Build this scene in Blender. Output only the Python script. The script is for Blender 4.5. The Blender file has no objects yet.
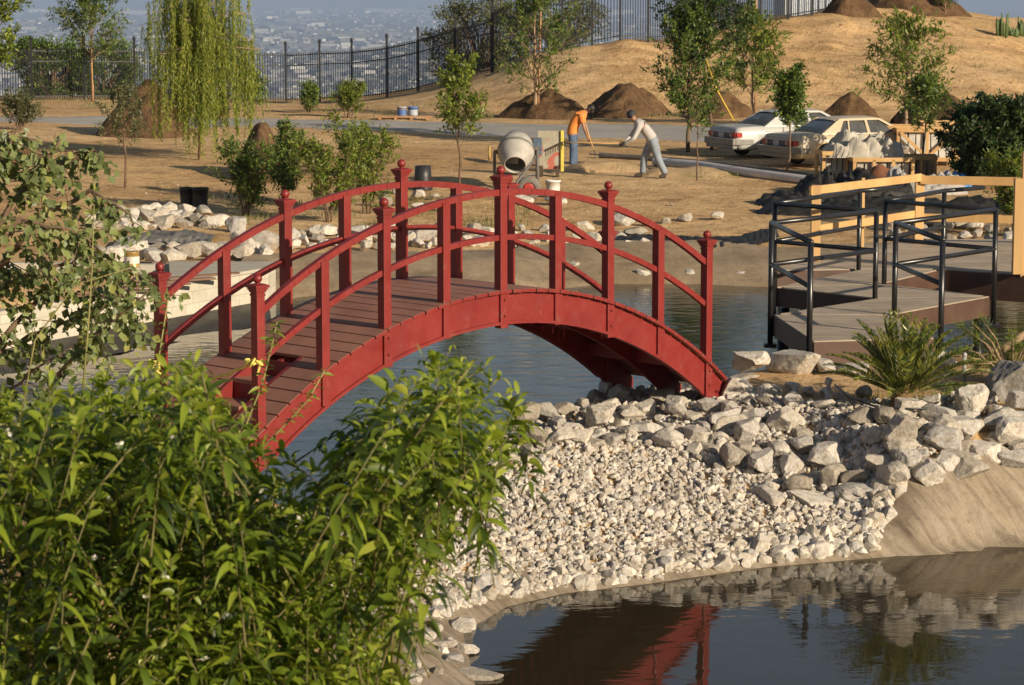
import bpy, bmesh, math, random
import numpy as np
from mathutils import Vector, Matrix, noise
R = math.radians
rng = np.random.default_rng(7)
random.seed(7)

# ------------------------------------------------------------------ camera, world, sun
sc = bpy.context.scene
CZ = 5.45; FPX = 2657.0; PITCH = 0.132
cam_d = bpy.data.cameras.new('camera'); cam = bpy.data.objects.new('camera', cam_d)
sc.collection.objects.link(cam); sc.camera = cam
cam.location = (0, 0, CZ); cam.rotation_euler = (math.pi/2 - PITCH, 0, 0)
cam_d.sensor_width = 36; cam_d.lens = 36*FPX/1024
cam_d.clip_start = 0.5; cam_d.clip_end = 90000
cam_d.dof.use_dof = True; cam_d.dof.focus_distance = 27.5; cam_d.dof.aperture_fstop = 10
SUN_AZ, SUN_EL = 46, 19          # degrees to the right of straight behind the camera
sd = Vector((math.sin(R(SUN_AZ))*math.cos(R(SUN_EL)), -math.cos(R(SUN_AZ))*math.cos(R(SUN_EL)), math.sin(R(SUN_EL))))
w = bpy.data.worlds.new('World'); sc.world = w; w.use_nodes = True
nt = w.node_tree; bg = nt.nodes['Background']
sky = nt.nodes.new('ShaderNodeTexSky'); sky.sky_type = 'NISHITA'; sky.sun_disc = False
sky.sun_elevation = R(SUN_EL); sky.sun_rotation = math.atan2(sd.x, sd.y)
sky.air_density = 1.2; sky.dust_density = 1.2; sky.ozone_density = 1.5; sky.altitude = 300
nt.links.new(sky.outputs[0], bg.inputs[0]); bg.inputs[1].default_value = 0.040
sl = bpy.data.lights.new('sun', 'SUN'); so = bpy.data.objects.new('sun', sl); sc.collection.objects.link(so)
sl.energy = 4.9; sl.angle = R(0.6); sl.color = (1.0, 0.84, 0.62)
so.rotation_euler = (-sd).to_track_quat('-Z', 'Y').to_euler()
sc.view_settings.view_transform = 'Standard'; sc.view_settings.look = 'None'
sc.view_settings.gamma = 1; sc.view_settings.exposure = 0.72
sc.render.engine = 'CYCLES'
try:
    sc.cycles.volume_bounces = 0; sc.cycles.transparent_max_bounces = 8; sc.cycles.max_bounces = 6
    sc.cycles.caustics_reflective = False; sc.cycles.caustics_refractive = False
except Exception: pass

# ------------------------------------------------------------------ helpers
COL = sc.collection
def tag(o, label=None, cat=None, group=None, kind=None):
    if label: o['label'] = label
    if cat: o['category'] = cat
    if group: o['group'] = group
    if kind: o['kind'] = kind
    return o
def empty(name, loc=(0,0,0), rz=0, label=None, cat=None, group=None):
    o = bpy.data.objects.new(name, None); COL.objects.link(o); o.location = loc; o.rotation_euler = (0,0,rz)
    o.empty_display_size = .1
    return tag(o, label, cat, group)
def link(name, me, parent=None):
    o = bpy.data.objects.new(name, me); COL.objects.link(o)
    if parent: o.parent = parent
    return o
def copy_tree(o, parent=None):
    c = o.copy(); COL.objects.link(c)
    if parent: c.parent = parent
    for ch in list(o.children): copy_tree(ch, c)
    return c

class MB:
    """collects shapes, builds ONE mesh object"""
    def __init__(s): s.v = []; s.f = []; s.m = []; s.sm = []; s.mi = 0; s.smooth = False
    def add(s, vs, fs, smooth=None):
        n = len(s.v); s.v += [tuple(v) for v in vs]
        for f in fs: s.f.append(tuple(i+n for i in f)); s.m.append(s.mi); s.sm.append(s.smooth if smooth is None else smooth)
    def box(s, c, size, rot=None, taper=1.0):
        hx, hy, hz = size[0]/2, size[1]/2, size[2]/2
        vs = [Vector((x*hx*(taper if z > 0 else 1), y*hy*(taper if z > 0 else 1), z*hz)) for z in (-1,1) for y in (-1,1) for x in (-1,1)]
        if rot is not None: vs = [rot @ v for v in vs]
        c = Vector(c)
        s.add([v+c for v in vs], [(0,2,3,1),(4,5,7,6),(0,1,5,4),(2,6,7,3),(0,4,6,2),(1,3,7,5)], False)
    def bar(s, a, b, wd, ht, up=Vector((0,0,1))):
        a = Vector(a); b = Vector(b); d = b-a; L = d.length; d.normalize()
        r = d.cross(up)
        if r.length < 1e-4: r = d.cross(Vector((0,1,0)))
        r.normalize(); u = r.cross(d)
        s.box((a+b)/2, (L, wd, ht), Matrix((d, -r, u)).transposed())
    def tube(s, pts, rad, n=8, caps=True, smooth=True):
        pts = [Vector(p) for p in pts]
        if not hasattr(rad, '__len__'): rad = [rad]*len(pts)
        vs = []; fs = []; prev = None
        for i, p in enumerate(pts):
            d = (pts[min(i+1, len(pts)-1)] - pts[max(i-1, 0)])
            if d.length < 1e-9: d = Vector((0,0,1))
            d.normalize()
            if prev is None:
                a = d.cross(Vector((0,0,1)));
                if a.length < .1: a = d.cross(Vector((1,0,0)))
            else:
                a = prev - d*prev.dot(d)
                if a.length < 1e-6: a = d.orthogonal()
            a.normalize(); prev = a; b = d.cross(a)
            for k in range(n):
                t = 2*math.pi*k/n; vs.append(p + (a*math.cos(t)+b*math.sin(t))*rad[i])
        for i in range(len(pts)-1):
            for k in range(n):
                k2 = (k+1) % n; fs.append((i*n+k, i*n+k2, (i+1)*n+k2, (i+1)*n+k))
        s.add(vs, fs, smooth)
        if caps:
            m = len(s.v)-len(vs)
            s.f.append(tuple(m+k for k in range(n))[::-1]); s.m.append(s.mi); s.sm.append(False)
            m2 = m+(len(pts)-1)*n
            s.f.append(tuple(m2+k for k in range(n))); s.m.append(s.mi); s.sm.append(False)
    def lathe(s, prof, n=24, M=None, smooth=True, a0=0, a1=2*math.pi):
        vs = []; fs = []
        for r, z in prof:
            for k in range(n):
                t = a0+(a1-a0)*k/n; v = Vector((r*math.cos(t), r*math.sin(t), z)); vs.append(M @ v if M else v)
        for i in range(len(prof)-1):
            for k in range(n): fs.append((i*n+k, i*n+(k+1) % n, (i+1)*n+(k+1) % n, (i+1)*n+k))
        s.add(vs, fs, smooth)
    def prism(s, poly, z0, z1, M=None):
        n = len(poly)
        vs = [Vector((p[0], p[1], z0)) for p in poly]+[Vector((p[0], p[1], z1)) for p in poly]
        if M: vs = [M @ v for v in vs]
        s.add(vs, [tuple(range(n))[::-1], tuple(range(n, 2*n))]+[(i, (i+1) % n, n+(i+1) % n, n+i) for i in range(n)], False)
    def sphere(s, c, r, n=12, sc3=(1,1,1)):
        prof = [(max(1e-4, math.sin(math.pi*i/n)*r), -math.cos(math.pi*i/n)*r) for i in range(n+1)]
        s.lathe(prof, n*2, Matrix.Translation(Vector(c)) @ Matrix.Diagonal((*sc3, 1)))
    def mesh(s, name, mats):
        me = bpy.data.meshes.new(name); me.from_pydata(s.v, [], s.f)
        if not isinstance(mats, (list, tuple)): mats = [mats]
        for m in mats: me.materials.append(m)
        me.polygons.foreach_set('material_index', s.m); me.polygons.foreach_set('use_smooth', s.sm)
        me.update(); return me
    def build(s, name, mats, parent=None, bevel=0):
        o = link(name, s.mesh(name, mats), parent)
        if bevel:
            b = o.modifiers.new('bevel', 'BEVEL'); b.width = bevel; b.segments = 2; b.limit_method = 'ANGLE'; b.angle_limit = R(40)
        return o

def npmesh(name, V, F, mats, smooth=False, rnd=None, midx=None):
    """V (n,3), F (m,k) arrays -> mesh; rnd per-face float attribute"""
    me = bpy.data.meshes.new(name); V = np.asarray(V, np.float32); F = np.asarray(F, np.int32); m, k = F.shape
    me.vertices.add(len(V)); me.vertices.foreach_set('co', V.ravel())
    me.loops.add(m*k); me.loops.foreach_set('vertex_index', F.ravel())
    me.polygons.add(m); me.polygons.foreach_set('loop_start', np.arange(0, m*k, k, dtype=np.int32))
    me.polygons.foreach_set('loop_total', np.full(m, k, np.int32))
    if not isinstance(mats, (list, tuple)): mats = [mats]
    for x in mats: me.materials.append(x)
    me.polygons.foreach_set('use_smooth', np.full(m, smooth))
    if midx is not None: me.polygons.foreach_set('material_index', midx)
    me.update(calc_edges=True)
    if rnd is not None:
        a = me.attributes.new('rnd', 'FLOAT', 'FACE'); a.data.foreach_set('value', np.asarray(rnd, np.float32))
    return me

# ------------------------------------------------------------------ materials
def N(nt, t, **kw):
    n = nt.nodes.new(t)
    for k, v in kw.items():
        if k.startswith('i_'): n.inputs[int(k[2:])].default_value = v
        else: setattr(n, k, v)
    return n
def ramp(nt, src, stops):
    r = nt.nodes.new('ShaderNodeValToRGB'); e = r.color_ramp.elements
    while len(e) < len(stops): e.new(.5)
    for el, (p, c) in zip(e, stops): el.position = p; el.color = (*c, 1) if len(c) == 3 else c
    nt.links.new(src, r.inputs[0]); return r.outputs[0]
def mixc(nt, fac, a, b, mode='MIX'):
    m = nt.nodes.new('ShaderNodeMix'); m.data_type = 'RGBA'; m.blend_type = mode
    for s, v in ((0, fac), (6, a), (7, b)):
        if hasattr(v, 'is_output') or isinstance(v, bpy.types.NodeSocket): nt.links.new(v, m.inputs[s])
        else: m.inputs[s].default_value = v if s == 0 else (*v, 1)
    return m.outputs[2]
def noise_f(nt, scale, detail=4, rough=.6, coord=None, dist=0.0, vec_scale=None):
    tc = nt.nodes.new('ShaderNodeTexCoord'); src = tc.outputs[coord or 'Object']
    if vec_scale:
        mp = nt.nodes.new('ShaderNodeMapping'); mp.inputs['Scale'].default_value = vec_scale
        nt.links.new(src, mp.inputs[0]); src = mp.outputs[0]
    n = nt.nodes.new('ShaderNodeTexNoise'); n.inputs['Scale'].default_value = scale; n.inputs['Detail'].default_value = detail
    n.inputs['Roughness'].default_value = rough; n.inputs['Distortion'].default_value = dist
    nt.links.new(src, n.inputs['Vector']); return n.outputs[0]
def newmat(name):
    m = bpy.data.materials.new(name); m.use_nodes = True; nt = m.node_tree
    return m, nt, nt.nodes['Principled BSDF']
def bump(nt, p, h, strength=.3, dist=.02):
    b = nt.nodes.new('ShaderNodeBump'); b.inputs['Strength'].default_value = strength; b.inputs['Distance'].default_value = dist
    nt.links.new(h, b.inputs['Height']); nt.links.new(b.outputs[0], p.inputs['Normal'])
def pm(name, c1, c2=None, scale=6, rough=.6, bmp=0.0, bscale=None, bdist=.01, metal=0, spec=.5, vec=None, lo=.35, hi=.65, coat=0, detail=5):
    m, nt, p = newmat(name)
    if c2 is None: c2 = tuple(c*.75 for c in c1)
    f = noise_f(nt, scale, detail, .6, vec_scale=vec)
    nt.links.new(ramp(nt, f, [(lo, c2), (hi, c1)]), p.inputs['Base Color'])
    p.inputs['Roughness'].default_value = rough; p.inputs['Metallic'].default_value = metal
    p.inputs['Specular IOR Level'].default_value = spec; p.inputs['Coat Weight'].default_value = coat
    if bmp: bump(nt, p, noise_f(nt, bscale or scale*4, 5, .6, vec_scale=vec), bmp, bdist)
    return m
def leafmat(name, stops, trans=.35, rough=.45, spec=.5):
    m, nt, p = newmat(name)
    a = N(nt, 'ShaderNodeAttribute', attribute_name='rnd')
    col = ramp(nt, a.outputs['Fac'], stops)
    nt.links.new(col, p.inputs['Base Color']); p.inputs['Roughness'].default_value = rough
    p.inputs['Specular IOR Level'].default_value = spec
    t = nt.nodes.new('ShaderNodeBsdfTranslucent')
    nt.links.new(mixc(nt, 1.0, col, (1.0, 1.15, .45), 'MULTIPLY'), t.inputs[0])
    mx = nt.nodes.new('ShaderNodeMixShader'); mx.inputs[0].default_value = trans
    nt.links.new(p.outputs[0], mx.inputs[1]); nt.links.new(t.outputs[0], mx.inputs[2])
    nt.links.new(mx.outputs[0], nt.nodes['Material Output'].inputs[0]); return m

# rock
def rockmat(name, attr=None, c=((.34,.31,.265),(.53,.495,.44),(.66,.63,.58),(.42,.41,.40))):
    m, nt, p = newmat(name)
    if attr: r = N(nt, 'ShaderNodeAttribute', attribute_name='rnd').outputs['Fac']
    else: r = N(nt, 'ShaderNodeObjectInfo').outputs['Random']
    base = ramp(nt, r, [(0, c[0]), (.25, c[1]), (.7, c[2]), (1, c[3])])
    f = noise_f(nt, 5 if not attr else 14, 6, .7, dist=.6)
    col = mixc(nt, 1.0, base, ramp(nt, f, [(.28, (.42,.36,.29)), (.46, (.88,.84,.78)), (.58, (1,1,1)), (.78, (1.14,1.13,1.1))]), 'MULTIPLY')
    st_ = noise_f(nt, 1.7 if not attr else 3.1, 5, .65, dist=1.2)
    col = mixc(nt, .8, col, ramp(nt, st_, [(.36, (.72,.70,.68)), (.5, (1,1,1)), (.68, (1.04,.98,.90))]), 'MULTIPLY')
    nt.links.new(col, p.inputs['Base Color']); p.inputs['Roughness'].default_value = .85; p.inputs['Specular IOR Level'].default_value = .25
    bump(nt, p, noise_f(nt, 14 if not attr else 40, 6, .7), .7, .02 if not attr else .006)
    return m
M_ROCK = rockmat('limestone'); M_GRAVEL = rockmat('gravel_stone', attr=True)
M_ROCKD = rockmat('grey_stone', c=((.24,.23,.22),(.32,.31,.29),(.40,.38,.35),(.30,.28,.25)))
# ground
def groundmat():
    m, nt, p = newmat('dry_soil')
    big = noise_f(nt, .12, 5, .6); med = noise_f(nt, .9, 6, .65, dist=.5); fine = noise_f(nt, 9, 6, .7)
    c = ramp(nt, big, [(.3, (.50,.315,.15)), (.5, (.64,.43,.22)), (.7, (.73,.52,.29))])
    c = mixc(nt, .75, c, ramp(nt, med, [(.3, (.62,.55,.48)), (.5, (1,1,1)), (.72, (1.2,1.16,1.1))]), 'MULTIPLY')
    c = mixc(nt, .8, c, ramp(nt, fine, [(.3, (.6,.55,.5)), (.5, (1,1,1)), (.75, (1.2,1.2,1.2))]), 'MULTIPLY')
    spk = noise_f(nt, 2.6, 5, .75, dist=.4)
    c = mixc(nt, .6, c, ramp(nt, spk, [(.38, (.50,.43,.36)), (.48, (1,1,1)), (.7, (1.1,1.08,1.05))]), 'MULTIPLY')
    # wheel and foot tracks running across
    tr = noise_f(nt, 1.3, 4, .6, vec_scale=(.12, 1.0, 1.0), dist=.4)
    c = mixc(nt, .5, c, ramp(nt, tr, [(.38, (.7,.64,.58)), (.5, (1,1,1)), (.66, (1.12,1.1,1.08))]), 'MULTIPLY')
    nt.links.new(c, p.inputs['Base Color']); p.inputs['Roughness'].default_value = .95; p.inputs['Specular IOR Level'].default_value = .15
    h = N(nt, 'ShaderNodeMath', operation='ADD'); nt.links.new(med, h.inputs[0]); nt.links.new(fine, h.inputs[1])
    bump(nt, p, h.outputs[0], .8, .10); return m
M_GROUND = groundmat()
M_DIRTPILE = pm('brown_mulch', (.19,.115,.06), (.085,.05,.028), 3.5, .95, .9, 14, .08, spec=.1, lo=.3, hi=.7)
M_ROAD = pm('asphalt_dusty', (.40,.375,.34), (.31,.29,.26), .6, .9, .3, 30, .01, spec=.3)
def linermat(name, c1, c2, c3, vec, spec=.35, rough=.6, rot=0):
    m, nt, p = newmat(name)
    f = noise_f(nt, 1.0, 8, .7, vec_scale=vec, dist=.3); g = noise_f(nt, 1.1, 6, .7)
    if rot:
        for q in nt.nodes:
            if q.type == 'MAPPING': q.vector_type = 'TEXTURE'; q.inputs['Rotation'].default_value = (0, 0, rot); q.inputs['Scale'].default_value = [1/a for a in vec]
    c = ramp(nt, f, [(.3, c1), (.5, c2), (.7, c3)])
    c = mixc(nt, .85, c, ramp(nt, g, [(.3, (.55,.52,.48)), (.55, (1,1,1)), (.75, (1.18,1.12,1.02))]), 'MULTIPLY')
    k_ = noise_f(nt, 12, 6, .75); c = mixc(nt, .6, c, ramp(nt, k_, [(.36, (.6,.57,.53)), (.48, (1,1,1)), (.7, (1.12,1.1,1.08))]), 'MULTIPLY')
    nt.links.new(c, p.inputs['Base Color']); p.inputs['Roughness'].default_value = rough; p.inputs['Specular IOR Level'].default_value = spec
    bump(nt, p, f, .6, .05); return m
M_LINER = linermat('dusty_liner', (.15,.115,.08), (.29,.235,.17), (.42,.355,.27), (6.5, .5, .8), rot=R(40))
M_LINERF = linermat('dusty_liner_far', (.21,.155,.095), (.33,.25,.155), (.42,.32,.21), (.9, .5, 2.0))
M_LINERG = linermat('grey_liner', (.07,.07,.065), (.17,.16,.145), (.33,.30,.25), (.5, 1.6, 2.0))
M_TARP = pm('black_tarp', (.030,.028,.025), (.012,.012,.011), 4, .6, .5, 8, .03, spec=.3)
# water
def watermat():
    m, nt, p = newmat('pond_water')
    p.inputs['Base Color'].default_value = (.030,.024,.013,1); p.inputs['Roughness'].default_value = .015; p.inputs['IOR'].default_value = 1.33
    p.inputs['Specular IOR Level'].default_value = .5
    geo = N(nt, 'ShaderNodeNewGeometry')
    sx = N(nt, 'ShaderNodeSeparateXYZ'); nt.links.new(geo.outputs['Position'], sx.inputs[0])
    mr = N(nt, 'ShaderNodeMapRange'); nt.links.new(sx.outputs[1], mr.inputs[0])
    for i, v in ((1, 24.), (2, 36.), (3, .05), (4, .24)): mr.inputs[i].default_value = v
    a = noise_f(nt, 1.0, 3, .5, vec_scale=(1.6, 2.6, 1), dist=.8); b = noise_f(nt, 1.0, 3, .6, vec_scale=(5, 14, 1), dist=.3)
    ad = N(nt, 'ShaderNodeMath', operation='MULTIPLY_ADD'); nt.links.new(b, ad.inputs[0]); ad.inputs[1].default_value = .12; nt.links.new(a, ad.inputs[2])
    bm = N(nt, 'ShaderNodeBump'); bm.inputs['Distance'].default_value = .06
    nt.links.new(mr.outputs[0], bm.inputs['Strength']); nt.links.new(ad.outputs[0], bm.inputs['Height']); nt.links.new(bm.outputs[0], p.inputs['Normal'])
    return m
M_WATER = watermat()
# bridge
def redmat():
    m, nt, p = newmat('red_paint')
    a = noise_f(nt, 1.6, 6, .7, dist=.5); s_ = noise_f(nt, 34, 3, .6, vec_scale=(1, 1, .25)); d = noise_f(nt, 7, 6, .75)
    c = ramp(nt, a, [(.3, (.160,.014,.012)), (.5, (.200,.017,.014)), (.7, (.228,.024,.020))])
    c = mixc(nt, ramp(nt, s_, [(.66, (0,0,0)), (.74, (.30,.30,.30))]), c, (.42,.20,.16))       # rubbed spots
    c = mixc(nt, ramp(nt, d, [(.60, (0,0,0)), (.74, (.55,.55,.55))]), c, (.20,.10,.07))         # dust and dirt
    nt.links.new(c, p.inputs['Base Color']); nt.links.new(ramp(nt, d, [(.3, (.34,)*3), (.7, (.62,)*3)]), p.inputs['Roughness'])
    bump(nt, p, s_, .18, .004); return m
M_RED = redmat()
M_DECK = pm('brown_deck_board', (.33,.155,.10), (.24,.11,.072), 2.2, .6, .25, 40, .003, vec=(1,1,1))
M_BDECK = pm('weathered_deck_board', (.42,.345,.26), (.30,.24,.175), 2.0, .7, .25, 30, .003)
M_FASCIA = pm('brown_fascia', (.105,.055,.036), (.07,.037,.025), 2.5, .6, .1, 20)
M_LUMBER = pm('new_lumber', (.60,.38,.16), (.47,.28,.11), 1.6, .65, .1, 20, vec=(1,1,.15))
M_BLKMETAL = pm('black_painted_steel', (.02,.02,.022), (.012,.012,.013), 8, .32, spec=.6)
M_IRON = pm('wrought_iron_black', (.022,.023,.028), (.014,.014,.016), 5, .5)
M_BLACKPL = pm('black_plastic', (.028,.028,.03), (.018,.018,.02), 5, .45)
M_CONC = pm('pale_concrete', (.50,.46,.38), (.40,.36,.29), 2.5, .9, .3, 30, .005, spec=.2)
M_DARKSOIL = pm('damp_soil', (.09,.06,.04), (.05,.035,.022), 5, .95, .6, 20, .03)
def blockmat():
    m, nt, p = newmat('concrete_block')
    tc = nt.nodes.new('ShaderNodeTexCoord'); b = nt.nodes.new('ShaderNodeTexBrick')
    nt.links.new(tc.outputs['UV'], b.inputs[0]); b.inputs['Scale'].default_value = 1
    for k, v in (('Color1', (.56,.52,.43,1)), ('Color2', (.50,.46,.38,1)), ('Mortar', (.40,.37,.30,1))): b.inputs[k].default_value = v
    b.inputs['Brick Width'].default_value = .4; b.inputs['Row Height'].default_value = .2; b.inputs['Mortar Size'].default_value = .008
    c = mixc(nt, .6, b.outputs[0], ramp(nt, noise_f(nt, 3, 6, .7), [(.3, (.75,.72,.66)), (.6, (1.05,1.05,1.05))]), 'MULTIPLY')
    nt.links.new(c, p.inputs['Base Color']); p.inputs['Roughness'].default_value = .9
    bump(nt, p, b.outputs[1], -.5, .01); return m
M_BLOCK = blockmat()
M_BARK = pm('bark_brown', (.20,.13,.08), (.10,.065,.04), 9, .9, .6, 30, .01)
M_BARKL = pm('bark_light', (.38,.26,.16), (.24,.16,.10), 9, .9, .5, 30, .01)
M_STAKE = pm('wood_stake', (.48,.27,.13), (.36,.19,.09), 4, .8)
G = lambda *c: c
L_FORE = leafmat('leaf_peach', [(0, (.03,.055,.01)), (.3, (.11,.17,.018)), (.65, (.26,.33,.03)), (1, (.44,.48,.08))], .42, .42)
L_HEART = leafmat('leaf_heart', [(0, (.08,.11,.035)), (.5, (.16,.20,.07)), (.85, (.25,.29,.10)), (1, (.34,.33,.09))], .3)
L_WILLOW = leafmat('leaf_willow', [(0, (.13,.17,.025)), (.5, (.24,.30,.04)), (.85, (.36,.40,.06)), (1, (.45,.40,.07))], .4)
L_GREEN = leafmat('leaf_green', [(0, (.035,.07,.015)), (.5, (.09,.15,.025)), (.85, (.17,.25,.04)), (1, (.28,.33,.06))], .3)
L_DARK = leafmat('leaf_dark', [(0, (.015,.035,.01)), (.5, (.035,.07,.018)), (1, (.08,.125,.03))], .2)
L_OLIVE = leafmat('leaf_olive', [(0, (.06,.075,.03)), (.5, (.11,.125,.05)), (1, (.20,.20,.09))], .25)
L_YELLOW = leafmat('leaf_yellowgreen', [(0, (.08,.12,.02)), (.5, (.16,.22,.03)), (1, (.32,.36,.06))], .35)
L_SAGO = leafmat('leaf_sago', [(0, (.04,.07,.014)), (.5, (.12,.155,.026)), (1, (.36,.35,.06))], .2, .35)
L_WHITE = leafmat('petal_white', [(0, (.8,.78,.7)), (1, (.85,.83,.78))], .3)
L_GRASS = leafmat('blade', [(0, (.08,.09,.025)), (.5, (.16,.17,.05)), (1, (.30,.26,.12))], .25)

# ------------------------------------------------------------------ projection helpers (placing aid only)
cp, sp = math.cos(PITCH), math.sin(PITCH)
def ray(px, py):
    a = (px-512)/FPX; b = (342.5-py)/FPX
    return np.array([a, cp+b*sp, -sp+b*cp])
def W(px, py, z):
    r = ray(px, py); t = (z-CZ)/r[2]; return Vector((r[0]*t, r[1]*t, z))
def WD(px, py, d):
    r = ray(px, py); t = d/r[1]; return Vector((r[0]*t, d, CZ+r[2]*t))
def ppm(d): return FPX/d      # pixels per metre at distance d

# ------------------------------------------------------------------ terrain
UP = [W(*a, 0) for a in [(1040,292),(900,285),(770,286),(700,283),(600,283),(520,291),(430,291),(330,292),(262,300),(150,322),(0,350),(-90,362)]]
UP = [(p.x, p.y) for p in UP] + [(-10.5,36),(-7,35.2),(-5.0,34.2),(-4.0,30),(-3.5,26.9),(-2.75,25.6),(-2.1,25.2),(-1.5,26.2),(-1.2,28.2),(-.6,29.6),(.4,30.8),(1.6,31.6),(3,32.3),(5,33),(6.6,33.3),(8.2,34.5),(9.6,38),(10.5,43)]
LP = [W(*a, 0) for a in [(1150,533),(1024,541),(960,548),(880,556),(760,566),(640,583),(560,592),(500,606),(455,632),(462,664),(470,700)]]
LP = [(p.x, p.y) for p in LP] + [(-.6,18),(-.4,15.5),(3,14.6),(9,14.4),(12,17),(13,24)]
def sdist(P, X, Y):
    """signed distance, positive outside"""
    P = np.array(P); Q = np.roll(P, -1, 0); best = np.full(X.shape, 1e9); ins = np.zeros(X.shape, bool)
    for (ax, ay), (bx, by) in zip(P, Q):
        ex, ey = bx-ax, by-ay; t = np.clip(((X-ax)*ex+(Y-ay)*ey)/(ex*ex+ey*ey+1e-12), 0, 1)
        best = np.minimum(best, (X-ax-t*ex)**2+(Y-ay-t*ey)**2)
        c = ((ay > Y) != (by > Y)) & (X < (bx-ax)*(Y-ay)/(by-ay+1e-12)+ax); ins ^= c
    d = np.sqrt(best); return np.where(ins, -d, d)
CP = np.array([(-30,0,2.6),(-10,0,2.6),(0,0,2.4),(10,0,2.3),(30,0,2.4),(-12,10,2.3),(-6,10,2.2),(-2,10,2.15),(2,10,2.0),(10,10,1.8),
  (-10,17,1.6),(-4,17,1.35),(-1.6,17,1.3),(-1.8,20.5,.95),(-20,25,1.4),(-9,26,1.15),(-4.2,24.5,1.05),(-3,23.6,1.05),(-2,22.5,.9),(-6,30,.8),(-9,33,.6),(-1.2,24.2,.75),
  (2.6,29.0,1.05),(3.6,30.4,1.08),(3,28,1.0),(4.4,28.2,1.08),(5.5,29.5,1.12),(7,31,1.15),(8,28,1.2),(13,30,1.4),(20,30,1.5),(1,27.6,.85),(1.8,29.6,.95),(.3,28.4,.8),(-.6,27,.72),
  (-.2,25.4,.62),(1.2,26,.68),(2.6,26.6,.80),(5,27,.95),(7,27.2,1.0),(11,28,1.2),(12,36,1.3),(12,44,1.1),(20,44,1.2)])
# fence / crest line: px, y of its foot, distance
FL = np.array([(-400,98,112),(-150,100,112),(32,101,112),(132,100,114),(252,103,116.5),(286,103,117),(352,101,115.5),(387,97,114),(418,91,112.3),(455,82,110),(492,73,107.5),(528,62,105),(562,52,105),(592,48,105),(632,45,105),(662,42,106),(740,28,108),(790,20,110),(835,11,112),(900,8,114),(960,14,115),(1024,20,116),(1150,22,118),(1500,30,120)], float)
_fw = [WD(*a) for a in FL]; FX = np.array([p.x for p in _fw]); FY = np.array([p.y for p in _fw]); FZ = np.array([p.z for p in _fw])
BY = np.array([40, 51, 56, 66, 74, 84, 96]); BZ = np.array([.40, .42, .62, .90, 1.0, 1.08, 1.1])
def sstep(t): t = np.clip(t, 0, 1); return t*t*(3-2*t)
def vnoise(X, Y, s, seed=0):
    """cheap smooth value noise"""
    X = X/s+seed*13.7; Y = Y/s-seed*7.1; xi = np.floor(X); yi = np.floor(Y); fx = X-xi; fy = Y-yi
    h = lambda a, b: (np.sin(a*127.1+b*311.7+seed)*43758.5453) % 1.0
    u = fx*fx*(3-2*fx); v = fy*fy*(3-2*fy)
    return (h(xi,yi)*(1-u)+h(xi+1,yi)*u)*(1-v)+(h(xi,yi+1)*(1-u)+h(xi+1,yi+1)*u)*v - .5
def terrain(X, Y):
    X = np.asarray(X, float); Y = np.asarray(Y, float)
    near = np.zeros(X.shape); ws = np.zeros(X.shape)
    for x, y, z in CP:
        wt = 1/((X-x)**2+(Y-y)**2+.25)**1.6; near += wt*z; ws += wt
    near /= ws
    far = np.interp(Y, BY, BZ) + .25*sstep((X-6)/8)*sstep((62-Y)/10)
    k = sstep((Y-38)/10); land = near*(1-k)+far*k
    s1 = sdist(UP, X, Y); s2 = sdist(LP, X, Y)
    bw1 = np.where(Y > 42, 2.3, np.where(X < -3.2, 3.0, 1.5)); bw2 = 2.9-1.9*sstep((X-2.9)/1.2)
    t1 = np.clip(s1/bw1, 0, 1); t2 = np.clip(s2/bw2, 0, 1)
    f2 = t2**.85; f1 = np.sin(t1*math.pi/2)
    z = land*np.minimum(f1, f2)
    ins = np.minimum(s1, s2); z = np.where(ins < 0, np.maximum(ins*.45, -1.0), z)
    # fence line and hill
    fy = np.interp(X, FX, FY); fz = np.interp(X, FX, FZ)
    u = np.clip((Y-95)/(fy-95), 0, 1); u = .55*u+.45*sstep(u)
    hz = z*(1-u)+fz*u
    z = np.where(Y > 95, hz, z)
    over = Y-fy-5
    z = np.where(over > 0, z-np.minimum(over*.10+np.maximum(over-4, 0)*.28, 260), z)
    z = np.where(Y > 40, np.maximum(z, -250), z)
    rough = np.where(ins > 0, sstep(np.maximum(ins, 0)/3), 0)
    z = z + rough*(.10*vnoise(X, Y, 2.3, 1)+.04*vnoise(X, Y, .7, 2)) + np.where(Y > 97, 1, 0)*rough*(.35*vnoise(X, Y, 4.5, 3)+.26*vnoise(X, Y, 1.3, 5)+.12*vnoise(X, Y, .75, 6))*sstep(FZ.max()/3*(fz-1.2)/2)
    return z
def T(x, y): return float(terrain(np.array([x]), np.array([y]))[0])
def hit(px, py, dmax=135):
    """where the viewing ray through a photo pixel meets the terrain (vectorised)"""
    px = np.atleast_1d(np.asarray(px, float)); py = np.atleast_1d(np.asarray(py, float))
    a = (px-512)/FPX; b = (342.5-py)/FPX; rx, ry, rz = a, cp+b*sp, -sp+b*cp
    D = np.concatenate([np.linspace(12, 60, 170), np.linspace(60.5, dmax, 130)])
    t = D[None, :]/ry[:, None]; X = rx[:, None]*t; Y = ry[:, None]*t; Z = CZ+rz[:, None]*t
    below = Z < np.maximum(terrain(X, Y), 0); i = np.argmax(below, 1); i = np.where(below.any(1), np.maximum(i, 1), len(D)-1)
    lo = D[i-1]; hi = D[i]
    for _ in range(14):
        m = (lo+hi)/2; tt = m/ry; zz = CZ+rz*tt; bl = zz < np.maximum(terrain(rx*tt, ry*tt), 0); hi = np.where(bl, m, hi); lo = np.where(bl, lo, m)
    tt = hi/ry; x = rx*tt; y = ry*tt; return np.stack([x, y, terrain(x, y)], 1)
def H(px, py): return Vector(hit(px, py)[0])

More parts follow.
